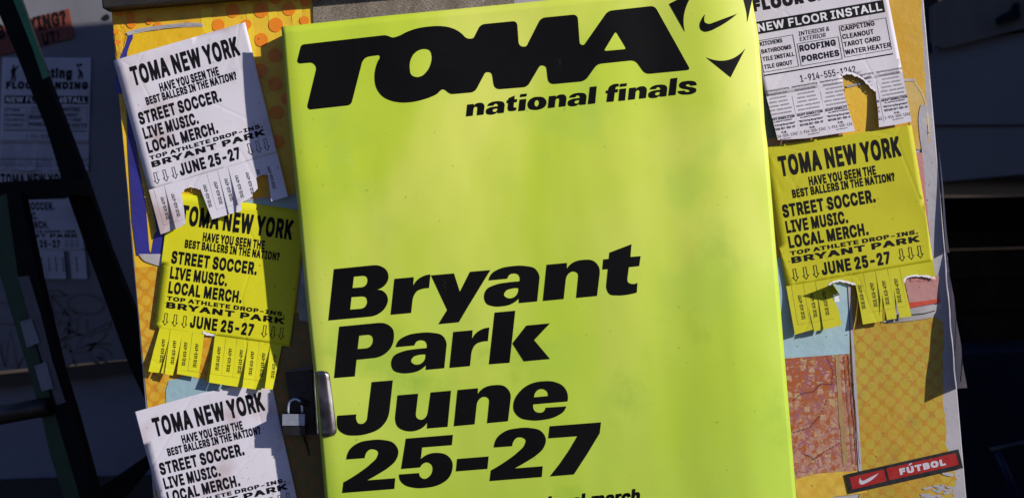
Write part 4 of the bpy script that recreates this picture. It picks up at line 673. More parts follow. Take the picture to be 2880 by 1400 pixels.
M['foam'] = plain('panel_core', (.20, .19, .17), .8)
M['steel_worn'] = steel_worn()
M['white_print'] = plain('white_lettering', (.72, .71, .74), .5, var=.08)

# ------------------------------------------------------------------ the setting
bm = bmesh.new(); box(bm, -60, 60, -40, 80, -.2, 0)
g = link('pavement', bm, plain('asphalt', (.035, .033, .031), .85, var=.35, scale=3, bump=.4)); g['kind'] = 'structure'

# unseen sun-blocking wall added to the right and the building across the back
m_conc = plain('dark_concrete', (.10, .095, .09), .85, var=.3, scale=2.5, bump=.3)
bm = bmesh.new(); box(bm, 1.02, 7.0, .22, .42, 0, 3.2)
tag(link('added_shade_wall', bm, m_conc, base=(1.02, .22, 0)), 'plain dark concrete wall added unseen outside the right edge to block sun', 'wall')
bm = bmesh.new(); box(bm, -9, 12, 9.0, 9.3, 0, 6)
tag(link('brick_building', bm, plain('dark_brick', (.055, .040, .030), .9, var=.35, scale=2, bump=.4), base=(0, 9, 0)), 'dark brown building front far behind the truck', 'building')

# ------------------------------------------------------------------ the advertising board with an unseen deep body added for shade
BX0, BX1 = X2(313, 28)[0], X2(2692, 1091)[0]
board = thing('advertising_board', 'big worn advertising board covered in faded yellow drink prints, carrying all the flyers', 'board', (0, 0, 0))
board['base'] = [0, 0, 0]
m_white = print_mat('dimmed_worn_white', (.40, .385, .41), wear=.25, base2=(.33, .32, .35))  # worn white, also dimmed to carry the darkening at the view's right
bm = bmesh.new(); box(bm, BX0, BX1, 0, .030, .0, 1.95, .0015)
link('front_panel', bm, m_white, board)
bm = bmesh.new(); box(bm, BX0+.012, BX1-.012, .031, .82, .0, 1.95)
link('added_shade_body', bm, plain('shade_body_steel', (.05, .05, .055), .6), board)  # unseen body, made deep and tall to keep sun off the partition

def patch(name, pts, mat, k, parent=board, rough_edge=0.0, label=None, seed=1):
    """a printed sheet stuck flat on the board; k = how many layers up"""
    rnd = random.Random(seed)
    if rough_edge:
        q = []
        for i in range(len(pts)):
            a, b = pts[i], pts[(i+1) % len(pts)]
            n = max(1, int(math.hypot(b[0]-a[0], b[1]-a[1])/9))
            for j in range(n):
                t = j/n
                q.append((a[0]+(b[0]-a[0])*t + rnd.uniform(-1, 1)*rough_edge, a[1]+(b[1]-a[1])*t + rnd.uniform(-1, 1)*rough_edge))
        pts = q
    fl = Flat(); fl.add([pts]); fl.lay(lambda x, y: P(x, y, -.0004*k))
    o = link(name, fl.bm, mat, parent, toward=True)
    if label:
        o['label'] = label
    return o

def shapes(name, loops_list, mat, k, parent=board):
    for n_, L in enumerate(loops_list):
        fl = Flat()
        fl.add(L if isinstance(L[0][0], (tuple, list)) else [L])
        fl.lay(lambda x, y: P(x, y, -.0004*k-.00003*n_))
        o = link(name, fl.bm, mat, parent, toward=True)
    return o

YEL, ORG = (.80, .50, .012), (.82, .21, .006)
m_yel = print_mat('yellow_print', (.72, .41, .010), None, wear=.6, base2=(.80, .52, .03))
m_yel_low = print_mat('orange_print_soft_dots', (.60, .27, .012), (.66, .42, .035), period=.0178, radius=.42, wear=.7, soft=.10)
m_can = print_mat('can_yellow_print', (.80, .52, .010), None, wear=.15, base2=(.72, .42, .012))
m_blue = print_mat('deep_blue_print', (.035, .035, .27), None, wear=.15, base2=(.025, .022, .17), gloss=.3, scr=.3)
m_silver = print_mat('silver_print', (.52, .50, .50), None, wear=.2, base2=(.25, .24, .24))
m_org_dot = print_mat('orange_dot_print', (.82, .24, .008), None, wear=.25)
m_stripe = print_mat('pale_yellow_stripe', (.82, .60, .03), None, wear=.2)
m_pale = print_mat('pale_blue_print', (.34, .50, .55), None, wear=.12, base2=(.27, .42, .48), scr=.15)
m_dark = print_mat('brown_green_print', (.16, .13, .03), (.26, .12, .02), period=.024, radius=.40, wear=.5, soft=.2)
m_cloud = print_mat('cloudy_photo_print', (.50, .50, .50), None, wear=.55, base2=(.24, .26, .22))

# left side
patch('printed_sheet', [(313, 28), (884, -20), (905, 690), (940, 1420), (441, 1420)], m_yel, 1, rough_edge=0)
patch('printed_sheet', [(378, 752), (520, 745), (880, 730), (940, 1420), (441, 1420)], m_yel_low, 2)
zA = Z(300, 0, .2396)
str_l = [[(1100, 110), (1230, 100), (1240, 620), (1130, 620)], [(1630, 60), (1700, 55), (1760, 700), (1690, 700)], [(1890, 40), (1990, 30), (2000, 200), (1900, 260)], [(2160, 20), (2290, 10), (2290, 200), (2180, 300)], [(1640, 700), (1740, 700), (1830, 1900), (1750, 1900)]]
shapes('yellow_stripe', [[zA(*p) for p in s] for s in str_l], m_stripe, 2)
def disc(cx, cy, r, n=18, rx=1.0):
    return [(cx+r*rx*math.cos(2*math.pi*i/n), cy+r*math.sin(2*math.pi*i/n)) for i in range(n)]
dots = [(1480, 130, 80), (1815, 125, 88), (2140, 110, 78), (2330, 20, 60), (1980, -20, 70), (1310, 300, 75), (1985, 295, 85), (2320, 245, 55), (1815, 470, 80), (1975, 650, 82), (1800, 830, 82), (1975, 985, 80), (1640, 290, 60), (600, 310, 50), (290, 280, 55), (280, 190, 50), (500, 250, 42), (950, 290, 40), (1640, 1150, 75), (1990, 1320, 80), (1830, 1500, 80), (2000, 1660, 80), (1850, 1850, 80), (2120, 1160, 72), (1690, 1840, 78), (150, 150, 45), (130, 500, 36), (110, 380, 30)]
shapes('orange_dot', [[zA(*p) for p in disc(*d)] for d in dots], m_org_dot, 3)
# the can picture, upper left
shapes('can_picture', [[zA(*p) for p in smooth([(240, 405), (1120, 300), (1150, 390, 's'), (1250, 560, 's'), (1500, 2300), (700, 2960), (380, 2960), (330, 2300), (245, 1200), (180, 700, 's')])]], m_can, 4)
rim = smooth([(228, 385), (330, 350, 's'), (560, 310, 's'), (820, 280, 's'), (1060, 272, 's'), (1125, 285, 's'), (1128, 318), (1060, 318, 's'), (820, 325, 's'), (560, 355, 's'), (360, 392, 's'), (250, 420)])
shapes('can_rim', [[zA(*p) for p in rim]], m_silver, 6)
o = shapes('can_rim_shine', [[zA(*p) for p in q] for q in ([(330, 362), (470, 336), (480, 350), (340, 378)], [(720, 296), (930, 285), (940, 300), (730, 312)], [(1010, 284), (1110, 288), (1110, 302), (1010, 300)])], m_white, 7)
shapes('blue_band', [[zA(*p) for p in smooth([(245, 415), (305, 402), (308, 440, 's'), (275, 520, 's'), (240, 640, 's'), (238, 680, 's'), (250, 1100, 'b'), (150, 1100, 'a'), (140, 760, 's'), (165, 650, 's'), (215, 540, 's')])]], m_blue, 5)
shapes('blue_band', [[(352, 240), (376, 240), (385, 330), (402, 470), (420, 700), (424, 716), (385, 718), (372, 620), (362, 450)],
                     [(424, 560), (446, 560), (470, 630), (455, 716), (424, 716), (436, 640)]], m_blue, 5)
shapes('can_base', [smooth([(391, 714), (465, 714), (462, 728, 's'), (450, 748), (428, 742, 's'), (402, 730, 's')])], m_silver, 6)
# crinkled tape beside the blue band
fl = Flat(); fl.add([[(383, 405), (394, 400), (408, 470), (424, 560), (441, 650), (434, 660), (418, 600), (400, 520)]]); fl.cutgrid(5, 5)
rn = random.Random(3)
fl.lay(lambda x, y: P(x + rn.uniform(-1, 1), y + rn.uniform(-1, 1), -.0025 - rn.uniform(0, .0014)))
link('crinkled_tape', fl.bm, print_mat('gold_tape', (.50, .34, .05), None, wear=.7, gloss=.5), board, toward=True, smooth_shade=False)
fl = Flat(); fl.add([[(318, 60), (345, 50), (352, 90), (345, 150), (330, 190), (326, 130)]]); fl.cutgrid(7, 7)
fl.lay(lambda x, y: P(x + rn.uniform(-1, 1), y + rn.uniform(-1, 1), -.0012 - rn.uniform(0, .0010)))
link('wrinkled_print_edge', fl.bm, m_yel, board, toward=True)

patch('pale_blue_print', [(688, 566), (835, 545), (845, 600), (700, 600)], m_pale, 7)
patch('white_print_edge', [(686, 560), (835, 548), (836, 553), (688, 566)], m_white, 8)
patch('cloudy_print', [(822, 590), (850, 585), (872, 880), (868, 905), (842, 900), (835, 850)], m_cloud, 6, rough_edge=1.5)
patch('pale_blue_strip', [(828, 560), (848, 560), (862, 800), (846, 802)], print_mat('faded_violet_print', (.42, .44, .60), None, wear=.1), 8.5)
patch('dark_print', [(800, 880), (872, 880), (880, 1060), (930, 1420), (790, 1420), (770, 1100)], m_dark, 5, rough_edge=2)
patch('pale_blue_print', [(474, 1070), (525, 1056), (640, 1050), (790, 1075), (780, 1160), (467, 1160), (467, 1097)], m_pale, 4, rough_edge=.8)
patch('orange_print', [(560, 940), (640, 930), (680, 1080), (545, 1062)], m_yel_low, 5)
# scratched strip along the top
patch('bare_steel_strip', [(876, -60), (1452, -60), (1452, 40), (884, 110)], M['steel_worn'], 9)
patch('white_label_scrap', [(1446, -40), (1600, -40), (1600, 30), (1446, 30)], m_white, 10)

# right side
m_ro = print_mat('amber_print', (.56, .31, .016), None, wear=.2, base2=(.60, .38, .05), scr=.25)
m_ry = print_mat('bright_amber_print', (.72, .40, .015), None, wear=.15, base2=(.70, .45, .04), scr=.2)
m_lat = print_mat('dotted_amber_print', (.43, .22, .022), (.42, .325, .035), period=.01795, radius=.46, wear=.5, soft=.05, scr=.3)  # colours dimmed to carry the view's darkening at the lower right
m_red = print_mat('faded_red_print', (.50, .17, .15), None, wear=.1, base2=(.44, .25, .24))
m_pink = print_mat('pink_print', (.40, .18, .16), None, wear=.2, base2=(.46, .25, .24), scr=.8)
patch('printed_sheet', [(2060, -40), (2588, -40), (2606, 300), (2612, 400), (2570, 425), (2600, 640), (2150, 760)], m_ro, 1, rough_edge=1)
zB = Z(2340, 200, .2874)
shapes('can_picture', [[(2376, 250), (2445, 236), (2470, 270), (2480, 420), (2360, 430)]], m_ry, 3)
shapes('can_rim', [[zB(135, 145), zB(300, 112), zB(330, 118), zB(300, 130), zB(150, 165)], [zB(700, 78), zB(800, 75), zB(822, 88), zB(818, 100), zB(700, 100)]], m_silver, 5)
shapes('can_picture', [[zB(*p) for p in smooth([(690, 105), (800, 105), (880, 210), (915, 300), (935, 520), (900, 700), (860, 770), (800, 760)])]], print_mat('worn_can_print', (.58, .36, .05), None, wear=.1, base2=(.50, .46, .26), scr=.2), 3)
shapes('can_outline', [[zB(*p) for p in [(800, 105), (820, 108), (885, 205), (920, 300), (950, 480), (955, 640), (945, 640), (938, 480), (908, 305), (872, 212)]]], print_mat('pale_outline_print', (.60, .50, .32), None), 4)
shapes('worn_patch', [[zB(*p) for p in smooth([(870, 330), (900, 330, 's'), (925, 500, 's'), (940, 680, 's'), (960, 900, 's'), (960, 1260), (905, 1260), (880, 780, 's'), (855, 600, 's'), (850, 420, 's')])]], m_white, 5)
patch('faded_red_print', [(2570, 430), (2594, 430), (2606, 560), (2612, 640), (2626, 790), (2560, 790)], m_red, 6, rough_edge=1.5)
patch('pink_print', [(2540, 770), (2640, 775), (2646, 842), (2558, 852)], m_pink, 4, rough_edge=1)
patch('red_print_band', [(2556, 851), (2642, 840), (2644, 850), (2558, 866)], print_mat('red_print', (.50, .06, .03), None, wear=.15), 5)
shapes('can_base', [smooth([(2480, 905), (2560, 868), (2600, 862, 's'), (2648, 852), (2650, 862, 's'), (2630, 880, 's'), (2624, 892), (2560, 902, 's'), (2500, 908)])], m_silver, 6)
shapes('can_base_line', [[(2560, 884), (2600, 880), (2630, 872), (2630, 874.5), (2600, 883), (2560, 887)]], M['flyer_ink'], 7)
patch('green_print', [(2138, 225), (2185, 235), (2215, 400), (2150, 420)], print_mat('dark_green_print', (.05, .10, .07), None, wear=.2, base2=(.09, .14, .09)), 3)
patch('brown_shadow_band', [(2140, 392), (2370, 372), (2372, 392), (2250, 402), (2150, 420)], print_mat('brown_shadow_colour', (.30, .17, .07), None, wear=.3), 4)  # brown band paints the shadow below the floor flyer
patch('printed_sheet', [(2330, 880), (2480, 900), (2632, 890), (2652, 905), (2655, 960), (2650, 1010), (2654, 1110), (2651, 1130), (2658, 1165), (2664, 1215), (2660, 1245), (2672, 1275), (2690, 1345), (2676, 1420), (2420, 1420), (2385, 980)], m_lat, 2, rough_edge=2.2)
patch('dotted_print', [(2380, 780), (2500, 780), (2520, 905), (2380, 905)], m_lat, 3)  # more of the dotted amber print behind the tabs
patch('pale_blue_print', [(2160, 728), (2384, 700), (2390, 994), (2216, 1007), (2200, 1008)], m_pale, 4)
patch('white_print_edge', [(2384, 790), (2391, 790), (2424, 1323), (2415, 1324)], m_white, 7)

# red patterned print
n = NT('patterned_red_print')
v = n.N('ShaderNodeTexVoronoi'); n.L(n.map(scale=(1, 1, 1)), v.inputs['Vector']); v.inputs['Scale'].default_value = 78; v.inputs['Randomness'].default_value = .5; v.distance = 'CHEBYCHEV'
cells = n.ramp(n.math('ADD', v.outputs['Distance'], n.math('MULTIPLY', n.math('SUBTRACT', n.noise(120, 4, .7), .5), .7)), .31, .38)
pal = n.N('ShaderNodeSeparateXYZ'); n.L(v.outputs['Color'], pal.inputs[0])
peach = n.mix(n.ramp(pal.outputs[0], .3, .7), (.44, .27, .17), (.42, .31, .13))
c = n.mix(cells, peach, (.33, .085, .020))
z = n.xyz()[2]
c = n.mix(n.math('MULTIPLY', n.ramp(z, .75, .67), n.ramp(n.noise(90, 4, .7), .44, .52)), c, (.40, .22, .15))
v2 = n.N('ShaderNodeTexVoronoi', feature='DISTANCE_TO_EDGE'); v2.inputs['Scale'].default_value = 85; n.L(n.map(loc=(2, 0, 1)), v2.inputs['Vector'])
c = n.mix(n.math('MULTIPLY', n.ramp(v2.outputs[0], .05, .10, 1, 0), n.ramp(n.noise(28, 3), .45, .6)), c, (.27, .09, .12))
c = n.mix(n.ramp(n.noise(210, 3, .7), .60, .68, 0, .75), c, (.46, .34, .25))
m_redpat = n.set(c, .5, 0, n.bump(n.noise(160, 3), .25, .0006), .4)
patch('patterned_print', [(2200, 1008), (2385, 995), (2402, 1160), (2416, 1322), (2300, 1330), (2238, 1346), (2220, 1346)], m_redpat, 5, rough_edge=.6)
m_strip = print_mat('golden_strip_print', (.33, .22, .085), None, wear=.5, base2=(.38, .24, .13))
patch('golden_print_strip', [(2349, 997), (2360, 996), (2376, 1200), (2384, 1300), (2372, 1314), (2360, 1180)], m_strip, 6, rough_edge=1.2)
fl = Flat()
for xo, w0 in ((2374, 1.6), (2386, 2.2), (2393, 1.2)):
    stroke(fl, [(xo+i*1.35+rn.uniform(-1.5, 1.5), 1000+i*16) for i in range(20)], w0)
for chain in ([(2325, 1000), (2345, 1040), (2342, 1080), (2310, 1078), (2290, 1100), (2255, 1105), (2228, 1128)], [(2235, 1215), (2280, 1200), (2305, 1170), (2330, 1120)], [(2265, 1275), (2290, 1290), (2320, 1270), (2370, 1240)]):
    for i in range(len(chain)-1):
        for j in range(6):
            t = j/6
            x = chain[i][0]*(1-t)+chain[i+1][0]*t; y = chain[i][1]*(1-t)+chain[i+1][1]*t
            fl.add([disc(x+rn.uniform(-1, 1), y+rn.uniform(-1, 1), 1.9, 7)])
fl.lay(lambda x, y: P(x, y, -.0004*7.5))
o = link('pattern_line_work', fl.bm, plain('violet_ink', (.16, .045, .07), .6), board, toward=True); o['kind'] = 'stuff'
patch('golden_print', [(2236, 1346), (2300, 1330), (2416, 1320), (2424, 1330), (2440, 1385), (2350, 1395), (2243, 1420)], print_mat('soft_golden_print', (.56, .34, .035), (.62, .44, .06), period=.02, radius=.4, soft=.25, wear=.2), 4)
# scuffs of bare white along the right edge, under the sticker
for i in range(24):
    x = rn.uniform(2590, 2690); y = rn.uniform(1362, 1402) if i < 20 else rn.uniform(1150, 1340)
    if i >= 20: x = rn.uniform(2658, 2675)
    r = rn.uniform(3, 11); el = rn.uniform(.3, .6); tl = rn.uniform(-.5, .5)
    L = []
    for a_ in range(14):
        q = r*(.75+.5*rn.random()); ca, sa = q*math.cos(a_*math.pi/7), q*el*math.sin(a_*math.pi/7)
        L.append((x+ca*1.6, y+sa+ca*tl))
    fl = Flat(); fl.add([L]); fl.lay(lambda x, y: P(x, y, -.0013-.00004*i)); link('bare_white_scuff', fl.bm, m_white, board, toward=True)

# ------------------------------------------------------------------ top rail
bm = bmesh.new()
a, b = P(318, 26, -.028), P(1300, 26-982*.0865, -.028)
x0, x1 = BX0-.004, BX1+.004
zb = a.z
box(bm, x0, x1, -.038, -.001, zb, zb+.10, .003)
tag(link('top_rail', bm, plain('dark_rail_paint', (.018, .015, .013), .55, var=.4, scale=30, bump=.5), base=(0, 0, zb)), 'black wooden rail running along the top edge of the board', 'rail')

# ------------------------------------------------------------------ the big lime poster
POSTER_L = [(-60, 780), (76, 791), (350, 813), (590, 838), (830, 860), (940, 871), (1044, 882), (1235, 900), (1400, 914), (1500, 923)]
POSTER_R = [(-60, 2108), (0, 2115), (92, 2132), (224, 2143), (350, 2151), (412, 2159), (950, 2202), (1400, 2240), (1500, 2248)]
def interp(T, y):
    if y <= T[0][0]: return T[0][1]
    for i in range(len(T)-1):
        if y <= T[i+1][0]:
            t = (y-T[i][0])/(T[i+1][0]-T[i][0]); return T[i][1]*(1-t)+T[i+1][1]*t
    return T[-1][1]
def poster_y(px, py):
    l = px - interp(POSTER_L, py); r = interp(POSTER_R, py) - px
    h = .056 + .0045*math.sin(py/170.0+.6)*math.exp(-max(l, 0)/260)
    h += .0009*math.sin(px/150.0 + py/420.0) + .0006*math.sin(px/83.0 - py/260.0 + 1.0) + .0004*math.sin(py/95.0 + px/700)
    if l < 45: h -= .0038*((45-max(l, 0))/45)**2
    if r < 150: h -= .0125*((150-max(r, 0))/150)**1.8
    # a shallow vertical hollow before the right-hand roll
    h -= .0028*math.exp(-((r-300)/80.0)**2)
    return -h
poster = thing('event_poster', 'huge lime green poster with black TOMA national finals and Bryant Park June 25-27 lettering', 'poster', tuple(P(1500, 1500, -.03)))
TOPL = [(791, 76), (1100, 43.5), (1500, 5.6), (1800, -24), (2112, -52)]
outline = [(x, y) for x, y in TOPL] + [(2115, 0)] + [(x, y) for y, x in POSTER_R[2:]] + [(x, y) for y, x in POSTER_L[::-1][:-2]]
def top_y(sx):
    x = 791+sx*(2112-791)
    for i in range(len(TOPL)-1):
        if x <= TOPL[i+1][0]:
            t = (x-TOPL[i][0])/(TOPL[i+1][0]-TOPL[i][0]); return TOPL[i][1]*(1-t)+TOPL[i+1][1]*t
    return TOPL[-1][1]
bm = bmesh.new(); V = []
NS, NTT = 110, 70
for j in range(NTT+1):
    for i in range(NS+1):
        sx = i/NS
        y = top_y(sx)*(1-j/NTT)+1500*j/NTT
        x = interp(POSTER_L, y)*(1-sx)+interp(POSTER_R, y)*sx
        V.append(bm.verts.new(P(x, y, poster_y(x, y))))
for j in range(NTT):
    for i in range(NS):
        a = j*(NS+1)+i; bm.faces.new((V[a], V[a+1], V[a+NS+2], V[a+NS+1]))
class _F: pass
fl = _F(); fl.bm = bm
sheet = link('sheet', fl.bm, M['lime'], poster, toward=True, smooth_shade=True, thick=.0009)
# rigid panel behind the sheet
bm = slab([(803, 84), (1450, 22), (2090, -42), (2098, 30), (2128, 260), (2222, 1480), (930, 1480), (888, 1060), (850, 620)], -.030, .0295)
link('backing_panel', bm, M['foam'], poster)

ON = lambda dy: (lambda x, y: P(x, y, poster_y(x, y) - dy))
def letters(name, items, grid=(16, 24), mat=None):
    fl = Flat()
    for loops in items:
        fl.add(loops)
    fl.cutgrid(*grid)
    fl.lay(ON(.0006))
    return link(name, fl.bm, mat or M['ink_big'], poster, toward=True, smooth_shade=True)

z1 = Z(780, 0, .2795)
def o2(L): return [(p[0]+2397, *p[1:]) for p in L]
TOMA = ([(235, 480, 'a'), (245, 460, 's'), (275, 447, 'b'), (1070, 357, 'a'), (1110, 363, 's'), (1160, 379, 's'), (1215, 366, 's'), (1300, 325, 's'), (1400, 290, 's'), (1520, 270, 's'), (1640, 265, 's'), (1740, 280, 's'), (1820, 315, 's'), (1865, 350, 's'), (1895, 380, 's'), (1935, 392, 's'), (1975, 382, 's'), (1995, 352, 'b'), (2047, 248, 42), (2413, 212, 52)]
  + o2([(30, 420, 'a'), (45, 458, 's'), (85, 472, 's'), (117, 458, 's'), (132, 430, 'b'), (258, 182, 44), (625, 146, 56), (645, 425, 'a'), (655, 447, 's'), (678, 455, 's'), (702, 440, 'b'), (932, 112, 42), (1400, 60, 48), (1760, 704, 34), (1305, 748, 52), (1205, 606, 52), (822, 646, 52), (700, 818, 50), (332, 852, 66), (313, 690, 'a'), (300, 670, 's'), (268, 660, 's'), (235, 680, 'b'), (118, 876, 40)])
  + [(2185, 903, 66), (2166, 770, 'a'), (2152, 737, 's'), (2118, 727, 's'), (2085, 745, 'b'), (1988, 928, 44), (1742, 950, 34), (1692, 908, 's'), (1665, 901, 's'), (1640, 915, 's'), (1610, 945, 's'), (1550, 975, 's'), (1450, 1008, 's'), (1350, 1028, 's'), (1250, 1032, 's'), (1150, 1015, 's'), (1060, 970, 's'), (1000, 890, 's'), (980, 790, 's'), (990, 690, 's'), (1015, 615, 's'), (1034, 575, 's'), (1028, 560, 's'), (1008, 558, 'b'), (940, 567, 'a'), (880, 592, 's'), (850, 640, 'b'), (755, 1010, 'a'), (740, 1045, 's'), (705, 1062, 'b'), (340, 1102, 'a'), (312, 1090, 's'), (305, 1060, 'b'), (390, 710, 'a'), (385, 665, 's'), (330, 632, 'b'), (235, 640, 'a'), (210, 630, 's'), (204, 603, 'b')])
ocount = [(1490, 495, 's'), (1532, 508, 's'), (1555, 560, 's'), (1547, 640, 's'), (1510, 715, 's'), (1455, 765, 's'), (1400, 777, 's'), (1350, 755, 's'), (1333, 690, 's'), (1340, 610, 's'), (1375, 545, 's'), (1425, 508, 's')]
acount = o2([(1010, 315, 32), (1118, 495, 26), (888, 516, 28)])
def tr(zf, raw, dx=0, dy=0): return [zf(x+dx, y+dy) for x, y in smooth(raw)]
letters('title_lettering', [[tr(z1, TOMA), tr(z1, ocount), tr(z1, acount)]])

# subtitle: italic grotesque shapes
gn = [(1765, 172), (1918, 158), (1917, 205), (1960, 158, 's'), (2040, 135, 's'), (2120, 145, 's'), (2157, 185, 's'), (2165, 240, 'b'), (2145, 407), (1988, 422), (2003, 270, 'a'), (1998, 236, 's'), (1972, 223, 's'), (1930, 240, 's'), (1908, 290, 'b'), (1893, 430), (1737, 445)]
ga = [(1327, 290), (1350, 240, 's'), (1410, 202, 's'), (1500, 183, 's'), (1600, 181, 's'), (1680, 204, 's'), (1710, 262, 's'), (1708, 300, 'b'), (1693, 448), (1555, 461), (1556, 425), (1500, 468, 's'), (1430, 485, 's'), (1365, 485, 's'), (1310, 463, 's'), (1293, 415, 's'), (1312, 358, 's'), (1380, 322, 's'), (1470, 305, 's'), (1560, 297), (1562, 268, 's'), (1548, 245, 's'), (1520, 238, 's'), (1488, 246, 's'), (1468, 277)]
gac = [(1552, 348), (1500, 352, 's'), (1455, 372, 's'), (1443, 400, 's'), (1465, 421, 's'), (1510, 420, 's'), (1545, 390, 's')]
gt = [(2240, 80), (2405, 17), (2397, 113), (2474, 107), (2463, 182), (2385, 190), (2375, 270, 'a'), (2380, 305, 's'), (2405, 316, 's'), (2450, 308), (2445, 382), (2380, 397, 's'), (2300, 403, 's'), (2240, 393, 's'), (2217, 350, 's'), (2217, 310, 'b'), (2228, 205), (2186, 208), (2193, 132), (2235, 128)]
def mini(raw, box_, ref, slope=-.1017):
    """fit a letter drawn at poster size into the subtitle: box_ = (x left-bottom, width, baseline y at that x), ref = (x left, width, y baseline, x-height)"""
    out = []
    for x, y in smooth(raw, 5):
        u = (x-ref[0])/ref[1]; v = (ref[2]-.0862*(x-ref[0])*1.0 - y)/ref[3]
        X = box_[0] + u*box_[1]; Y = box_[2] + slope*(X-box_[0]) - v*118
        out.append(z1(X, Y))
    return out
def base_at(x): return 1173 - .1017*(x-1900)
items = []
for x, w in ((1900, 185), (2724, 186), (3530, 189)):
    items.append([mini(gn, (x, w, base_at(x)), (1737, 428, 445, 270))])
for x, w in ((2100, 188), (2924, 188), (3734, 190)):
    items.append([mini(ga, (x, w, base_at(x)), (1293, 417, 480, 270)), mini(gac, (x, w, base_at(x)), (1293, 417, 480, 270))])
items.append([mini(gt, (2309, 106, base_at(2309)-10), (2186, 288, 408, 290))])
for L in ([(750, 876), (818, 869), (802, 1042), (730, 1050)], [(1562, 792), (1630, 784), (1612, 957), (1540, 964)],
          [(1055, 845), (1122, 838), (1118, 868), (1050, 876)], [(1048, 897), (1115, 890), (1103, 1012), (1037, 1018)],
          [(50, 950), (116, 942), (111, 971), (46, 979)], [(43, 1003), (109, 996), (97, 1112), (29, 1120)],
          [(917, 1028), (928, 940), (910, 942), (912, 912), (935, 910), (948, 872, 's'), (985, 850, 's'), (1042, 846), (1038, 872), (1012, 879, 's'), (1005, 900), (1033, 898), (1030, 930), (1000, 933), (988, 1022)],
          [(1635, 918), (1700, 912), (1712, 924, 's'), (1738, 926, 's'), (1755, 915, 's'), (1735, 903, 's'), (1690, 895, 's'), (1655, 878, 's'), (1648, 855, 's'), (1665, 830, 's'), (1710, 818, 's'), (1770, 815, 's'), (1812, 828, 's'), (1825, 858), (1765, 865), (1753, 852, 's'), (1730, 850, 's'), (1716, 862, 's'), (1740, 873, 's'), (1790, 882, 's'), (1820, 900, 's'), (1815, 925, 's'), (1780, 945, 's'), (1720, 953, 's'), (1665, 948, 's'), (1640, 935, 's')]):
    items.append([tr(z1, o2(L))])
items.append([tr(z1, o2([(225, 975, 's'), (285, 985, 's'), (312, 1025, 's'), (298, 1072, 's'), (250, 1100, 's'), (190, 1107, 's'), (138, 1092, 's'), (123, 1055, 's'), (140, 1010, 's'), (180, 982, 's')])), tr(z1, o2([(222, 1008, 's'), (238, 1030, 's'), (232, 1058, 's'), (210, 1073, 's'), (194, 1058, 's'), (193, 1036, 's'), (206, 1014, 's')]))])
letters('subtitle_lettering', items)

# emblem
letters('emblem_tick', [[tr(z1, o2([(1912, 143), (1872, 200, 's'), (1854, 258, 's'), (1866, 300, 's'), (1900, 320, 's'), (1960, 312, 's'), (2030, 280, 's'), (2233, 140), (1990, 230, 'a'), (1940, 242, 's'), (1905, 225, 's'), (1899, 190, 's')]))]])
letters('emblem_corner', [[tr(z1, o2([(1545, 42), (1650, -12), (1765, -25), (1730, 40, 's'), (1700, 130, 's'), (1691, 230, 's'), (1707, 328)]))]])
letters('emblem_corner', [[tr(z1, o2([(2285, -30), (2310, 60, 's'), (2327, 140, 's'), (2332, 228), (2388, -30)]))]])
letters('emblem_corner', [[tr(z1, o2([(1915, 577), (1985, 602, 's'), (2080, 613, 's'), (2180, 592, 's'), (2255, 548, 's'), (2315, 488), (2165, 780)]))]])

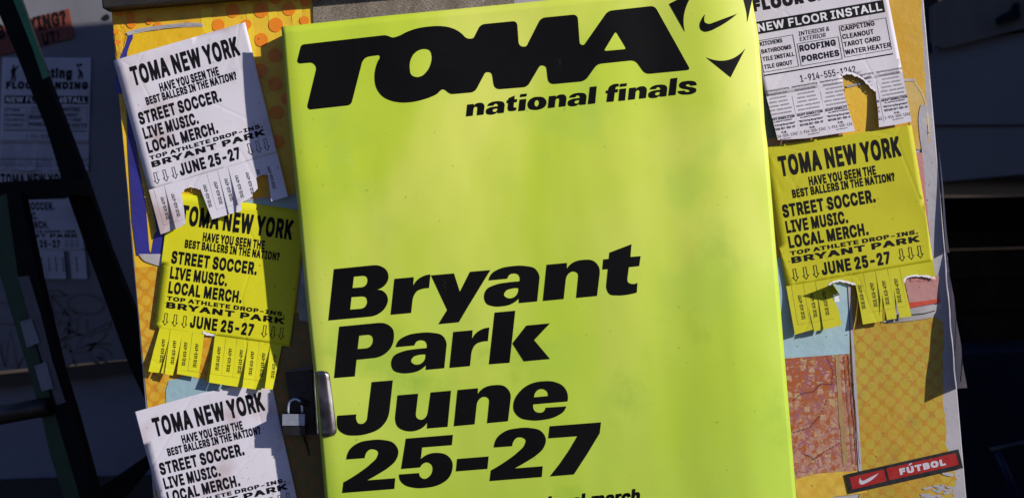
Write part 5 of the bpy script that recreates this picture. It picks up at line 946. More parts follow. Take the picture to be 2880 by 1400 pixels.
z3, z4 = Z(880, 680, .37267), Z(880, 1000, .37267)
gr = [(617, 278), (762, 265), (757, 335), (788, 288, 's'), (830, 259, 's'), (888, 245), (877, 348), (830, 353, 's'), (785, 373, 's'), (757, 420, 's'), (750, 460, 'b'), (742, 535), (588, 549)]
big = [
 [tr(z3, [(160, 205), (430, 178, 'a'), (515, 184, 's'), (560, 220, 's'), (570, 275, 's'), (540, 330, 's'), (470, 362), (535, 374, 's'), (566, 425, 's'), (550, 490, 's'), (500, 540, 's'), (430, 563, 'b'), (118, 592)]),
  tr(z3, [(310, 262), (370, 256, 'a'), (406, 264, 's'), (414, 295, 's'), (398, 328, 's'), (355, 343, 'b'), (300, 347)]),
  tr(z3, [(292, 416), (365, 411, 'a'), (402, 420, 's'), (411, 448, 's'), (398, 485, 's'), (355, 504, 'b'), (282, 510)])],
 [tr(z3, gr)],
 [tr(z3, [(893, 252), (1065, 237), (1110, 378), (1187, 225), (1340, 212), (1170, 490), (1102, 605), (948, 620), (1015, 513)])],
 [tr(z3, ga), tr(z3, gac)], [tr(z3, gn)], [tr(z3, gt)],
 [tr(z3, [(200, 638), (470, 612, 'a'), (560, 620, 's'), (602, 655, 's'), (612, 720, 's'), (590, 795, 's'), (535, 850, 's'), (460, 875, 'b'), (330, 888), (317, 1013), (161, 1026)]),
  tr(z3, [(350, 706), (415, 700, 'a'), (446, 710, 's'), (455, 742, 's'), (438, 783, 's'), (395, 802, 'b'), (338, 807)])],
 [tr(z3, ga, -701, 503), tr(z3, gac, -701, 500)],
 [tr(z3, gr, 444, 400)],
 [tr(z3, [(1373, 532), (1528, 518), (1485, 910), (1330, 922)])],
 [tr(z3, [(1507, 765), (1612, 630), (1790, 613), (1670, 740), (1790, 882), (1593, 900)])],
 [tr(z4, [(445, 197), (604, 184), (580, 400, 'a'), (555, 488, 's'), (500, 550, 's'), (420, 585, 's'), (320, 600, 's'), (240, 590, 's'), (192, 552, 's'), (182, 500, 's'), (186, 450), (330, 440), (328, 480, 's'), (342, 507, 's'), (370, 512, 's'), (402, 492, 's'), (415, 440, 'b')])],
 [tr(z4, [(640, 297), (795, 284), (778, 430, 'a'), (786, 468, 's'), (815, 481, 's'), (852, 463, 's'), (870, 420, 'b'), (890, 275), (1043, 262), (1017, 534), (862, 547), (865, 500), (825, 543, 's'), (760, 567, 's'), (690, 562, 's'), (640, 532, 's'), (622, 475, 's'), (624, 440, 'b')])],
 [tr(z4, gn, -672, 85)],
 [tr(z4, [(1922, 343), (1922, 285, 's'), (1888, 227, 's'), (1820, 195, 's'), (1740, 191, 's'), (1640, 212, 's'), (1562, 270, 's'), (1517, 350, 's'), (1518, 412, 's'), (1560, 463, 's'), (1640, 485, 's'), (1740, 482, 's'), (1840, 455, 's'), (1898, 412, 's'), (1913, 380), (1758, 390), (1745, 417, 's'), (1710, 428, 's'), (1675, 415, 's'), (1663, 390, 's'), (1664, 365)]),
  tr(z4, [(1670, 312), (1680, 276, 's'), (1710, 252, 's'), (1745, 252, 's'), (1770, 272, 's'), (1775, 302)])],
 [tr(z4, [(703, 623), (1057, 594), (1050, 672), (825, 690), (815, 778), (865, 743, 's'), (940, 730, 's'), (1010, 747, 's'), (1050, 793, 's'), (1053, 855, 's'), (1025, 920, 's'), (960, 968, 's'), (860, 993, 's'), (760, 993, 's'), (690, 970, 's'), (658, 935, 's'), (652, 893), (802, 882), (812, 912, 's'), (840, 926, 's'), (878, 910, 's'), (903, 870, 's'), (899, 825, 's'), (868, 803, 's'), (832, 813, 's'), (810, 840), (667, 852)])],
 [tr(z4, [(1090, 776), (1327, 757), (1318, 851), (1081, 870)])],
 [tr(z4, [(1788, 530), (2175, 500), (2165, 583), (2070, 740), (1970, 893), (1790, 908), (1870, 805), (1935, 710), (1997, 605), (1778, 621)])],
]
g2_ = [(254, 780), (275, 712, 's'), (340, 657, 's'), (430, 635, 's'), (530, 633, 's'), (610, 657, 's'), (645, 715, 's'), (630, 780, 's'), (570, 842, 's'), (500, 887, 's'), (412, 937), (622, 921), (615, 1002), (222, 1033), (232, 952), (350, 880, 's'), (435, 815, 's'), (487, 758, 's'), (493, 722, 's'), (462, 704, 's'), (425, 709, 's'), (400, 737, 's'), (392, 770)]
big += [[tr(z4, g2_)], [tr(z4, g2_, 1113, -90)]]
letters('date_lettering', big)
fl = Flat()
def ft(x, y): return (x, y - .0866*(x-1640))
# last line, mostly cut off by the picture's lower edge
def small_word(s, x0, x1, yb, cap):
    for d in (-.8, 0, .8, 1.6):
        text(fl, s, 'm', x0+d, x1+d, yb, cap, slant=.09, f=ft)
small_word('local', 1537, 1646, 1428, 42)
small_word('merch', 1660, 1800, 1428, 42)
fl.lay(ON(.0006)); link('small_lettering', fl.bm, M['ink'], poster, toward=True)

# ------------------------------------------------------------------ flyers
class Page:
    def __init__(self, tl, ex, ey, depth=0.0, board_y=0.0):
        self.tl, self.ex, self.ey, self.Y0 = tl, ex, ey, board_y
        self.det = ex[0]*ey[1]-ex[1]*ey[0]
    def px(self, u, v):
        return (self.tl[0]+u*self.ex[0]+v*self.ey[0], self.tl[1]+u*self.ex[1]+v*self.ey[1])
    def uv(self, x, y):
        X, Y = x-self.tl[0], y-self.tl[1]
        return ((X*self.ey[1]-Y*self.ey[0])/self.det, (self.ex[0]*Y-self.ex[1]*X)/self.det)

def arrow(fl, u, v0, v1, w, ok=None):
    """outlined arrow pointing down the page"""
    t = .035
    sw, hw, hv = w*.24, w*.5, v1-(v1-v0)*.36
    out = [(u-sw, v0), (u+sw, v0), (u+sw, hv), (u+hw, hv), (u, v1), (u-hw, hv), (u-sw, hv)]
    inn = [(u-sw+t, v0+t), (u+sw-t, v0+t), (u+sw-t, hv+t), (u+hw-2.3*t, hv+t), (u, v1-1.6*t), (u-hw+2.3*t, hv+t), (u-sw+t, hv+t)]
    if ok is None or ok(u, (v0+v1)/2):
        fl.add([out, inn[::-1]])

TOMA_LINES = [('TOMA NEW YORK', .78, 7.72, 1.86, 1.20), ('HAVE YOU SEEN THE', 2.30, 6.15, 2.67, .55), ('BEST BALLERS IN THE NATION?', 1.26, 7.13, 3.21, .50),
    ('STREET SOCCER.', .55, 5.88, 4.25, .77), ('LIVE MUSIC.', .58, 4.16, 5.17, .73), ('LOCAL MERCH.', .58, 5.18, 6.06, .73),
    ('TOP ATHLETE DROP-INS.', .58, 7.92, 6.48, .25), ('BRYANT PARK', .54, 7.92, 6.95, .37), ('JUNE 25-27', 2.17, 6.15, 7.93, .74)]

def flyer(label, page, outline, paper_mat, rule_mat, lifts, kind='toma', Yb=0.0, ts=(.35, .686, 11), base_off=.0045, wob=0.0, group='paper flyers on the board', skip=(), name='tear_off_flyer', vcut=8.2, bottom=10.25, phase=0.0, tilt=0.0, pocket=None):
    """outline in pixels; lifts = {tab index: metres its foot stands off the board}"""
    ouv = [page.uv(*p) for p in outline]
    ok = lambda u, v: inside(ouv, u, v)
    u0, du, nt = ts
    k_in = (DIST+Yb)/DIST
    def depth(u, v, lift):
        h = base_off + .0008*math.sin(u*.9+phase)*math.sin(v*.55+phase*2) + wob*math.sin(v*.8+phase) + tilt*max(0, v/11)
        # edges lift a little off the board
        h += .0016*max(0, (v-5)/6)**2 + .0012*max(0, (u-7.6))**2
        if lift and v > vcut:
            t = (v-vcut)/(11-vcut)
            h += .62*lift*t**1.6
        if pocket:
            for (pu, pv, pr, ph) in pocket:
                d2 = ((u-pu)**2+(v-pv)**2)/(pr*pr)
                h += ph*math.exp(-d2)
        return -h
    def surf(lift, off=0.0):
        def f(u, v):
            x, y = page.px(u, v)
            return P(x, y, Yb + depth(u, v, lift) - off)
        return f
    bx, by = page.px(4.2, 11)
    root = thing(name, label, 'flyer', tuple(P(bx, by, Yb)), group)
    whole = Flat(); whole.add([ouv])
    tabl = [u0+du*i for i in range(1, nt)]
    whole.cut(tabl, [vcut])
    whole.cutgrid(.55, .5)
    def part_of(c):
        if c.y < vcut: return -1
        return max(0, min(nt-1, int((c.x-u0)//du)))
    bins = {}
    for f in whole.bm.faces:
        c = f.calc_center_median()
        bins.setdefault(part_of(c), []).append([(v.co.x, v.co.y) for v in f.verts])
    whole.bm.free()
    parts = {}
    for k, faces in sorted(bins.items()):
        bm = bmesh.new(); cache = {}
        lift = lifts.get(k, 0.0) if k >= 0 else 0.0
        s = surf(lift)
        # the body meets each tab with the same shape
        for fc in faces:
            vs = []
            for p in fc:
                key = (round(p[0], 4), round(p[1], 4))
                if key not in cache:
                    cache[key] = bm.verts.new(s(*p))
                vs.append(cache[key])
            if len(set(vs)) >= 3:
                try: bm.faces.new(vs)
                except ValueError: pass
        nm = 'paper' if k < 0 else 'tear_off_tab'
        parts[k] = link(nm, bm, paper_mat, root, toward=True, smooth_shade=True)
        if k < 0: parts[k].modifiers.new('t', 'SOLIDIFY').thickness = .00015
    def put(fl, nm, mat, k=-1, off=.0004):
        if not fl.bm.faces:
            fl.bm.free(); return
        fl.cutgrid(.55, .5)
        fl.lay(surf(lifts.get(k, 0.0) if k >= 0 else 0.0, off))
        link(nm, fl.bm, mat, root if k < 0 else parts[k], toward=True, smooth_shade=True)
    if kind == 'toma':
        fl = Flat()
        for s, a, b, y, c in TOMA_LINES:
            text(fl, s, 'b', a, b, y, c, ok=ok)
        for i in range(3):
            arrow(fl, .68+.585*i, 7.27, 8.02, .40, ok)
            arrow(fl, 6.76+.52*i, 7.17, 7.92, .40, ok)
        put(fl, 'lettering', M['flyer_ink'])
        for k in range(nt):
            if k not in parts or k in skip: continue
            fl = Flat()
            uc = u0+du*(k+.5)
            okk = lambda u, v: ok(u, v) and ok(u-.08, v)
            text(fl, '(212) 613-4797', 'b', 10.28, 8.83, uc+.13, .19, vert=True, ok=okk)
            put(fl, 'phone_number', M['flyer_ink'], k)
            fl = Flat()
            w = .012
            for (a, b, c, d) in ((u0+du*k, vcut+.02, u0+du*k+w, 10.52), (u0+du*k, 10.52, u0+du*(k+1), 10.52+w)):
                if ok((a+c)/2+.05, (b+d)/2):
                    q = [(a, b), (c, b), (c, d), (a, d)]
                    if all(ok(*p) for p in q): fl.add([q])
            put(fl, 'tab_rule', rule_mat, k, .0003)
    else:
        T = lambda fl, *a, **k: text(fl, *a, ok=ok, **k)
        def rect(fl, a, b, c, d):
            if ok(c-.02, (b+d)/2): fl.add([[(a, b), (c, b), (c, d), (a, d)]])
        def frame(fl, a, b, c, d, w=.03):
            for q in ((a, b, c, b+w), (a, d-w, c, d), (a, b+w, a+w, d-w), (c-w, b+w, c, d-w)):
                fl.add([[(q[0], q[1]), (q[2], q[1]), (q[2], q[3]), (q[0], q[3])]])
        fl = Flat()
        T(fl, 'Painting', 'h', 1.95, 6.55, 1.42, 1.0)
        T(fl, 'FLOOR SANDING', 'h', -.05, 8.15, 2.50, .74)
        fl.add([[(-.1, 3.15), (8.15, 3.15), (8.15, 3.93), (-.1, 3.93)]])
        for s, a, b, y in (('KITCHENS', 0, 1.45, 4.70), ('BATHROOMS', 0, 1.94, 5.19), ('TILE INSTALL', 0, 2.04, 5.67), ('TILE GROUT', 0, 1.83, 6.17)):
            T(fl, s, 'm', a, b, y, .27)
        T(fl, 'ROOFING', 'b', 2.38, 4.75, 5.47, .40); T(fl, 'PORCHES', 'b', 2.40, 4.84, 6.15, .40)
        for s, b, y in (('CARPETING', 7.37, 4.65), ('CLEANOUT', 7.22, 5.16), ('TAROT CARD', 7.56, 5.65), ('WATER HEATER', 8.10, 6.16)):
            T(fl, s, 'm', 5.19, b, y, .31)
        frame(fl, -.1, 4.33, 2.17, 6.37); frame(fl, 2.31, 4.94, 4.96, 6.38); frame(fl, 5.11, 4.28, 8.13, 6.31)
        fl.add([[(-.1, 6.52), (8.14, 6.56), (8.14, 6.64), (-.1, 6.60)]])
        for (hx, hy, fs) in ((.72, .28, 1), (7.35, .05, -1)):     # the two little workmen
            fl.add([disc(hx, hy, .13, 10)])
            fl.add([[(hx-.18, hy+.15), (hx+.18, hy+.15), (hx+.45*fs, hy-.1), (hx+.52*fs, hy), (hx+.2*fs, hy+.40), (hx+.16, hy+.75), (hx+.25, hy+1.45), (hx+.08, hy+1.45), (hx, hy+.9), (hx-.1, hy+1.45), (hx-.27, hy+1.45), (hx-.16, hy+.75), (hx-.3, hy+.6)][::1]])
        put(fl, 'lettering', M['flyer_ink'])
        fl = Flat(); T(fl, 'NEW FLOOR INSTALL', 'm', 0, 8.02, 3.80, .52); put(fl, 'reversed_lettering', M['white_print'], off=.0009)
        fl = Flat()
        T(fl, 'INTERIOR &', 'l', 2.50, 4.48, 4.48, .27, slant=.16); T(fl, 'EXTERIOR', 'l', 2.50, 4.19, 4.83, .27, slant=.16)
        T(fl, '1-914-555-1242', 'l', 2.07, 5.67, 7.36, .43)
        put(fl, 'light_lettering', M['flyer_ink'])
        tb = [-.4, 1.28, 3.06, 4.9, 6.72, 8.6]
        for k in range(5):
            if k not in parts: continue
            a, b = u0+du*k, u0+du*(k+1)
            c = (a+b)/2; w = du
            fa, fb, fc_ = Flat(), Flat(), Flat()
            for s, r_, y, cp, f_ in (('OLD FLOORS LIKE NEW', .30, 8.12, .10, fb), ('PAINTING - SHEETROCK', .33, 8.37, .10, fb), ('PLASTERING - CARPENTRY', .36, 8.62, .10, fb), ('GRAFFITI - REMOVAL AND APPS', .42, 8.87, .10, fb), ('WE DONT DO RESTORATION', .38, 9.12, .10, fb),
                    ('HEAVY DEMOLITION', .46, 9.46, .15, fa), ('ALL KIND OF CLEANOUT', .36, 9.60, .09, fa), ('"We\'ll bring the grinders"', .44, 9.85, .13, fa), ('REFUSE GET-RID-OF', .42, 10.10, .14, fa), ('D.M.', .10, 10.33, .12, fa), ('1-914-555-1242', .46, 10.58, .19, fc_), ('ANY TIME OF DAY', .2, 10.72, .06, fa)):
                text(f_, s, 'm' if f_ is not fc_ else 'l', c-r_*w, c+r_*w, y, cp, ok=ok)
            if ok(c, 9.28): fa.add([[(a+.08, 9.27), (b-.08, 9.27), (b-.08, 9.29), (a+.08, 9.29)]])
            for q in range(12):
                y0 = 7.6+q*.26
                if k and ok(a+.01, y0) and ok(a+.01, y0+.26): fc_.add([[(a-.008, y0), (a+.008, y0), (a+.008, y0+.26), (a-.008, y0+.26)]]) if y0 > vcut else None
            put(fa, 'small_lettering', M['flyer_ink'], k); put(fb, 'grey_lettering', M['grey_ink'], k); put(fc_, 'phone_number', M['mid_ink'], k)
        fl = Flat()
        for k in range(5):
            a = u0+du*k; c = a+du/2
            text(fl, 'Expert Sanding and Finishing', 'm', c-.45*du, c+.45*du, 7.62, .115, ok=ok)
            text(fl, 'Old Floors Finnish + Irish', 'm', c-.36*du, c+.36*du, 7.86, .115, ok=ok)
        put(fl, 'small_lettering', M['mid_ink'])
    root['u'] = 0
    return root, page, surf

def tear(root, page, surf, pts, w, lift=0.0, mat=None):
    """white torn fibre along a ragged edge, pts in pixels"""
    uv = [page.uv(*p) for p in pts]
    q = []
    rr = random.Random(len(pts))
    for i in range(len(uv)-1):
        for j in range(5):
            t = j/5
            q.append((uv[i][0]*(1-t)+uv[i+1][0]*t + rr.uniform(-.012, .012), uv[i][1]*(1-t)+uv[i+1][1]*t + rr.uniform(-.02, .02)))
    q.append(uv[-1])
    fl = Flat(); stroke(fl, q, lambda t: w*(.5+.8*rr.random()))
    fl.lay(surf(lift, .0009))
    link('torn_edge', fl.bm, mat or M['torn'], root, toward=True)

# 1 white flyer, upper left
pg1 = Page((319.6, 170.6), (43.56, -12.64), (11.85, 44.4))
out1 = [(319.6, 170.6), (400, 147), (560, 101), (689.8, 63.2), (730, 230), (772, 400), (809.4, 552.7), (762.7, 566.2), (753.4, 491.4), (745, 487), (737.8, 488.3), (728, 494), (720, 498.7), (725.3, 529.8), (709.7, 546.5), (710.8, 552.7), (677.5, 571.4), (680.7, 592.2), (596.5, 617), (572.7, 554.8), (563, 530), (552, 526), (541, 526.5), (533, 523.6), (526, 524.5), (519.7, 528.8), (514, 536), (510.3, 542.3), (517.6, 588), (521.8, 629.5), (503, 640), (500, 642), (452, 659), (420, 540)]
f1, p1, s1_ = flyer('white soccer flyer at the upper left of the board, torn and stained brown', pg1, out1, M['white_a'], M['rule_ink'],
    {0: .004, 1: .016, 2: .016, 3: .02, 4: .014, 5: .014, 6: .018, 7: .030, 8: .030, 9: .01, 10: .022}, skip=(2,), phase=.4, base_off=.0090)
tear(f1, p1, s1_, [(512, 540), (519.7, 530), (533, 525), (552, 527), (563, 531)], .10)
tear(f1, p1, s1_, [(720, 499), (728, 494), (738, 489), (753, 492)], .09)

# 2 yellow flyer, left
pg2 = Page((478.8, 540), (45.63, 6.35), (-5.75, 46.2))
out2 = [(478.8, 540), (866.7, 594), (840, 790), (814.8, 973.8), (792.4, 971.1), (766.7, 1095), (736.5, 1091), (733.2, 1096.8), (707.5, 1092.8), (640, 1083), (578.9, 1073.3), (592, 1005), (603.9, 943.6), (590, 941), (580, 939), (574.4, 941.4), (573.3, 947), (566, 1005), (557.6, 1061.4), (497.3, 1050.9), (505, 990), (511, 945), (500, 1000), (486, 1055.4), (452.5, 1048.7), (464, 1005), (476, 950), (460, 1005), (447, 1048), (417.4, 1044.2), (432, 985), (449.2, 921.9), (433.5, 917.9), (455, 730)]
f2, p2, s2_ = flyer('yellow soccer flyer on the left overlapping the white one above, one phone tab torn out', pg2, out2, M['yel_a'], M['yrule_ink'],
    {0: .012, 1: .016, 2: .006, 3: .006, 5: .018, 6: .017, 7: .012, 8: .024, 9: .010, 10: .034}, phase=1.7, base_off=.0058, skip=(4,))
tear(f2, p2, s2_, [(571, 932), (577, 938), (590, 940), (603, 943)], .13)

# 3 white flyer, bottom left
pg3 = Page((382, 1155.5), (44.77, -10.85), (10.7, 43.8))
out3 = [(379, 1157.5), (480, 1129), (574, 1103), (762, 1068), (790, 1200), (835, 1400), (872, 1545), (520, 1640), (447, 1400)]
flyer('white soccer flyer at the lower left, cut off by the bottom of the view', pg3, out3, M['white_b'], M['rule_ink'], {}, phase=2.9, base_off=.0045, tilt=.004)

# 4 white home repair flyer, upper right
pg4 = Page((2099.0, -75.5), (43.98, -7.65), (8.29, 43.88))
out4 = [pg4.px(-.4, -.6), pg4.px(8.62, -.6), (2499, 0), (2530, 160), (2564, 342.2), (2520, 351), (2472.4, 358.3), (2469, 310), (2462.3, 255), (2456, 248), (2445.6, 239.9), (2436, 229), (2427.1, 221.4), (2420, 217), (2411, 213), (2403, 211), (2395, 206.3), (2388, 207), (2381.8, 204.7), (2375, 207), (2368.4, 211.4), (2370, 228), (2375, 268.4), (2383.5, 298.6), (2405.3, 368.4), (2267.8, 389.2), (2187.9, 394.2), (2158.7, 285), (2144.6, 231.5), (2100, 60)]
f4, p4, s4_ = flyer('white floor and roofing repair flyer at the upper right with a big strip torn out', pg4, out4, M['white_c'], M['rule_ink'],
    {0: .022, 1: .020, 2: .016, 3: .010, 4: .010}, kind='floor', ts=(-.4, 1.8, 5), vcut=7.9, phase=.9, base_off=.006, wob=.0012)
tear(f4, p4, s4_, [(2368, 212), (2382, 205), (2395, 207), (2411, 213), (2427, 222), (2445, 240), (2462, 256)], .16)

# 5 yellow flyer, right
pg5 = Page((2141.1, 416.1), (49.34, -8.43), (8.14, 47.47))
out5 = [(2141.1, 416.1), (2350, 383), (2564, 352), (2598, 560), (2631.8, 784.2), (2619.7, 781), (2605, 777), (2589.9, 775.8), (2577, 775), (2565.7, 776.8), (2550.8, 780.5), (2545, 785), (2542.4, 792), (2553, 840), (2563.8, 888.6), (2531.2, 893.2), (2521, 850), (2513.5, 812), (2517, 850), (2521.9, 894.5), (2494.9, 899.7), (2487, 860), (2480, 822), (2482, 860), (2484.6, 902.5), (2426.9, 911.8), (2416, 850), (2406.4, 801), (2395, 797), (2384.9, 794.5), (2372, 792), (2358.9, 790.5), (2348, 792), (2340.2, 795.4), (2330, 801), (2340, 801.5), (2352, 809), (2356, 820), (2352, 828), (2340.5, 829), (2342, 840), (2352, 856), (2358.9, 871.8), (2366.3, 909), (2363.5, 915.6), (2325, 924), (2289.9, 931.4), (2282, 898), (2273.2, 860), (2279, 898), (2286.2, 926), (2235.9, 940.7), (2190, 690)]
f5, p5, s5_ = flyer('yellow soccer flyer on the right below the floor repair flyer, torn at two places', pg5, out5, M['yel_b'], M['yrule_ink'],
    {0: .020, 1: .020, 2: .024, 3: .02, 5: .016, 6: .014, 7: .020, 8: .012, 9: .01}, phase=.2, base_off=.0055, skip=(3, 4))
tear(f5, p5, s5_, [(2330, 800), (2341, 794), (2359, 789), (2385, 793), (2406, 799)], .13)
tear(f5, p5, s5_, [(2543, 794), (2545, 785), (2551, 779), (2566, 775), (2590, 775), (2605, 776), (2620, 780), (2631, 782)], .13)
fl = Flat(); fl.add([[(2347, 829), (2356, 826), (2362, 847), (2348, 849)]]); fl.lay(lambda x, y: P(x, y, -.006)); link('torn_scrap', fl.bm, M['torn'], f5, toward=True)

# curled tab
bm = bmesh.new(); V = []
for j in range(9):
    t = j/8
    for i in range(9):
        q = i/8
        V.append(bm.verts.new(P(2338+20*t+4*math.sin(q*2.2), 800+30*t-3*q, -.005-.030*q*(1-.35*t))))
for j in range(8):
    for i in range(8):
        a = j*9+i; bm.faces.new((V[a], V[a+1], V[a+10], V[a+9]))
link('curled_tab', bm, M['yel_b'], f5, toward=True, smooth_shade=True)

# 6 loose sheets hanging off the board's right edge
root = thing('loose_flyer', 'loose pale sheet peeling away from the right edge of the board', 'flyer', tuple(P(2700, 1092, -.02)), 'paper flyers on the board')
bm = bmesh.new()
NI, NJ = 7, 22
V = []
for j in range(NJ+1):
    t = j/NJ
    y = 700+392*t
    xin = 2657+34*t
    xout = 2659+60*t**.92
    for i in range(NI+1):
        s = i/NI
        V.append(bm.verts.new(P(xin+(xout-xin)*s + 1.2*math.sin(j*.9+i), y-2*s, -.001-(.037*t**.8)*s)))
for j in range(NJ):
    for i in range(NI):
        a = j*(NI+1)+i
        bm.faces.new((V[a], V[a+1], V[a+NI+2], V[a+NI+1]))
link('paper', bm, M['white_c'], root, toward=True, smooth_shade=True)
bm = bmesh.new(); V = []
for j in range(13):
    t = j/12
    for i in range(3):
        V.append(bm.verts.new(P(2640+22*t+ (i*3.2)*(.25+t) + 1.5*math.sin(t*6), 430+280*t, -.0015-.006*i*t)))
for j in range(12):
    for i in range(2):
        a = j*3+i; bm.faces.new((V[a], V[a+1], V[a+4], V[a+3]))
link('curled_edge', bm, M['white_c'], root, toward=True, smooth_shade=True)
# ------------------------------------------------------------------ sticker
st = thing('red_sticker', 'red and black rectangular FUTBOL sticker at the lower right corner of the board', 'sticker', tuple(P(2540, 1380, 0)))
z6 = Z(2300, 1240, .1708)
def stp(name, loops, mat, k):
    fl = Flat()
    for L in loops: fl.add([[z6(*p) for p in L]])
    fl.lay(lambda x, y: P(x, y, -.0044-.0003*k))
    return link(name, fl.bm, mat, st, toward=True)
stp('border', [[(458, 545), (2318, 128), (2395, 440), (530, 860)]], plain('sticker_black', (.012, .011, .012), .4, var=.2, bump=.03), 0)
m_sr = plain('sticker_red', (.30, .010, .008), .4, var=.08, bump=.03)
stp('red_field', [[(520, 592), (1085, 462), (1135, 655), (575, 790)]], m_sr, 1)
stp('red_field', [[(1125, 447), (2270, 192), (2322, 385), (1178, 640)]], m_sr, 1)
m_sw = plain('sticker_white', (.48, .46, .52), .5, var=.05, bump=.02)
stp('tick_mark', [smooth([(702, 592), (682, 645, 's'), (684, 685, 's'), (722, 711, 's'), (780, 692, 's'), (1003, 522), (800, 625, 'a'), (740, 648, 's'), (708, 630, 's')])], m_sw, 2)
fl = Flat()
def fs(x, y): return z6(1345+x + y*.22, 558+y - x*.219 )
W = 790
text(fl, 'FUTBOL', 'h', 0, W-15, 0, 104, f=fs)
fl.add([[(172, -122), (212, -122), (245, -152), (205, -152)]], fs)
fl.lay(lambda x, y: P(x, y, -.0044-.0003*2)); link('lettering', fl.bm, m_sw, st, toward=True)

# ------------------------------------------------------------------ hasp and padlock
zh = Z(780, 1000, .2395)
hasp = thing('door_hasp', 'dark steel hasp plate with a bright curved cover over the poster edge', 'hasp', tuple(P(880, 1230, -.01)))
m_hp = plain('dark_hasp_steel', (.035, .030, .028), .45, metal=.4, var=.5, scale=60, bump=.3)
link('hasp_plate', slab([zh(*p) for p in smooth([(92, 205, 22), (110, 180, 10), (405, 168), (440, 925), (80, 932), (140, 520)])], -.012, .006), m_hp, hasp)
link('plate_lip', slab([zh(*p) for p in [(110, 176), (250, 150), (400, 105), (408, 165), (260, 176), (112, 188)]], -.016, .004), plain('worn_lip_steel', (.10, .095, .11), .4, metal=.6), hasp)
bm = bmesh.new(); V = []
lx = [(185, 425), (400, 432), (650, 447), (920, 462)]
rx = [(185, 590), (210, 612), (400, 640), (620, 668), (860, 698), (905, 695), (938, 665)]
def ip(T, y):
    if y <= T[0][0]: return T[0][1]
    for i in range(len(T)-1):
        if y <= T[i+1][0]:
            t = (y-T[i][0])/(T[i+1][0]-T[i][0]); return T[i][1]*(1-t)+T[i+1][1]*t
    return T[-1][1]
for j in range(21):
    y = 186+752*j/20
    a, b = ip(lx, y), ip(rx, y)
    for i in range(15):
        t = i/14
        h = .0580 + .007*math.sin(min(1, t*1.25)*math.pi*.5) - .004*max(0, t-.75)/.25 - .006*math.exp(-((t-.16)/.07)**2)
        V.append(bm.verts.new(P(*zh(a+(b-a)*t, y + 14*math.sin(t*math.pi)*(-1 if j == 0 else 1 if j == 20 else 0)*.6), -h)))
for j in range(20):
    for i in range(14):
        a = j*15+i; bm.faces.new((V[a], V[a+1], V[a+16], V[a+15]))
n = NT('brushed_steel')
br = n.noise(60, 6, .6, n.map(scale=(6, 1, .4))); br2 = n.noise(22, 5)
c = n.mix(n.ramp(br2, .4, .65), (.36, .34, .35), (.10, .095, .10))
n.set(c, n.ramp(br, .3, .7, .24, .42), .95, n.bump(br, .25, .0006), .5)
link('curved_cover', bm, n.m, hasp, toward=True, smooth_shade=True, thick=.0012)
bm = bmesh.new()
tube(bm, [P(*zh(270, 520), -.012), P(*zh(272, 540), -.026), P(*zh(300, 560), -.034), P(*zh(335, 560), -.026), P(*zh(340, 545), -.012)], .0035)
link('staple', bm, m_hp, hasp, smooth_shade=True)

lock = thing('padlock', 'laminated steel padlock with its shackle through the hasp at the poster edge', 'padlock', tuple(P(*zh(205, 930), -.02)))
m_lam = plain('laminated_steel', (.52, .56, .66), .35, metal=.6, var=.15, scale=90, bump=.15)
nl = 9
for i in range(nl):
    y0 = 675 + i*(808-675)/nl; y1 = y0 + (808-675)/nl*.84
    bm = bmesh.new(); box(bm, -.0172, .0172, -.011, .011, -.00082, .00082, .0002)
    cpt = P(*zh(203-i*.3, (y0+y1)/2), -.028)
    rot = Matrix.Rotation(ROLL*.98, 3, 'Y')
    for v in bm.verts: v.co = rot @ v.co + cpt
    link('steel_layer', bm, m_lam, lock)
bm = bmesh.new(); box(bm, -.0165, .0165, -.0095, .0095, -.0095, .0095, .0006)
cpt = P(*zh(202, 742), -.028)
for v in bm.verts: v.co = rot @ v.co + cpt
link('inner_core', bm, M['ink'], lock)
bm = bmesh.new(); box(bm, -.0176, .0176, -.0115, .0115, -.0075, .0075, .001)
cpt = P(*zh(205, 868), -.028)
for v in bm.verts: v.co = rot @ v.co + cpt
link('black_base', bm, plain('black_bumper', (.010, .010, .011), .35, var=.3), lock)
bm = bmesh.new()
sp = [(130, 690), (129, 640), (131, 600), (140, 560), (160, 530), (190, 512), (225, 510), (258, 524), (280, 548), (291, 590), (293, 640), (293, 690)]
tube(bm, [P(*zh(x, y), -.028) for x, y in sp], .0021, 12)
link('shackle', bm, plain('shackle_steel', (.62, .70, .82), .3, metal=.6, var=.1), lock, smooth_shade=True)
bm = bmesh.new()
tube(bm, [P(*zh(310, 930), -.012), P(*zh(322, 980), -.008), P(*zh(345, 1050), -.006), P(*zh(375, 1170), -.004)], [.0016, .0022, .0014, .0009], 6)
tag(link('bent_wire', bm, m_hp, base=tuple(P(*zh(375, 1170), 0))), 'short rusty wire dangling below the padlock', 'wire')

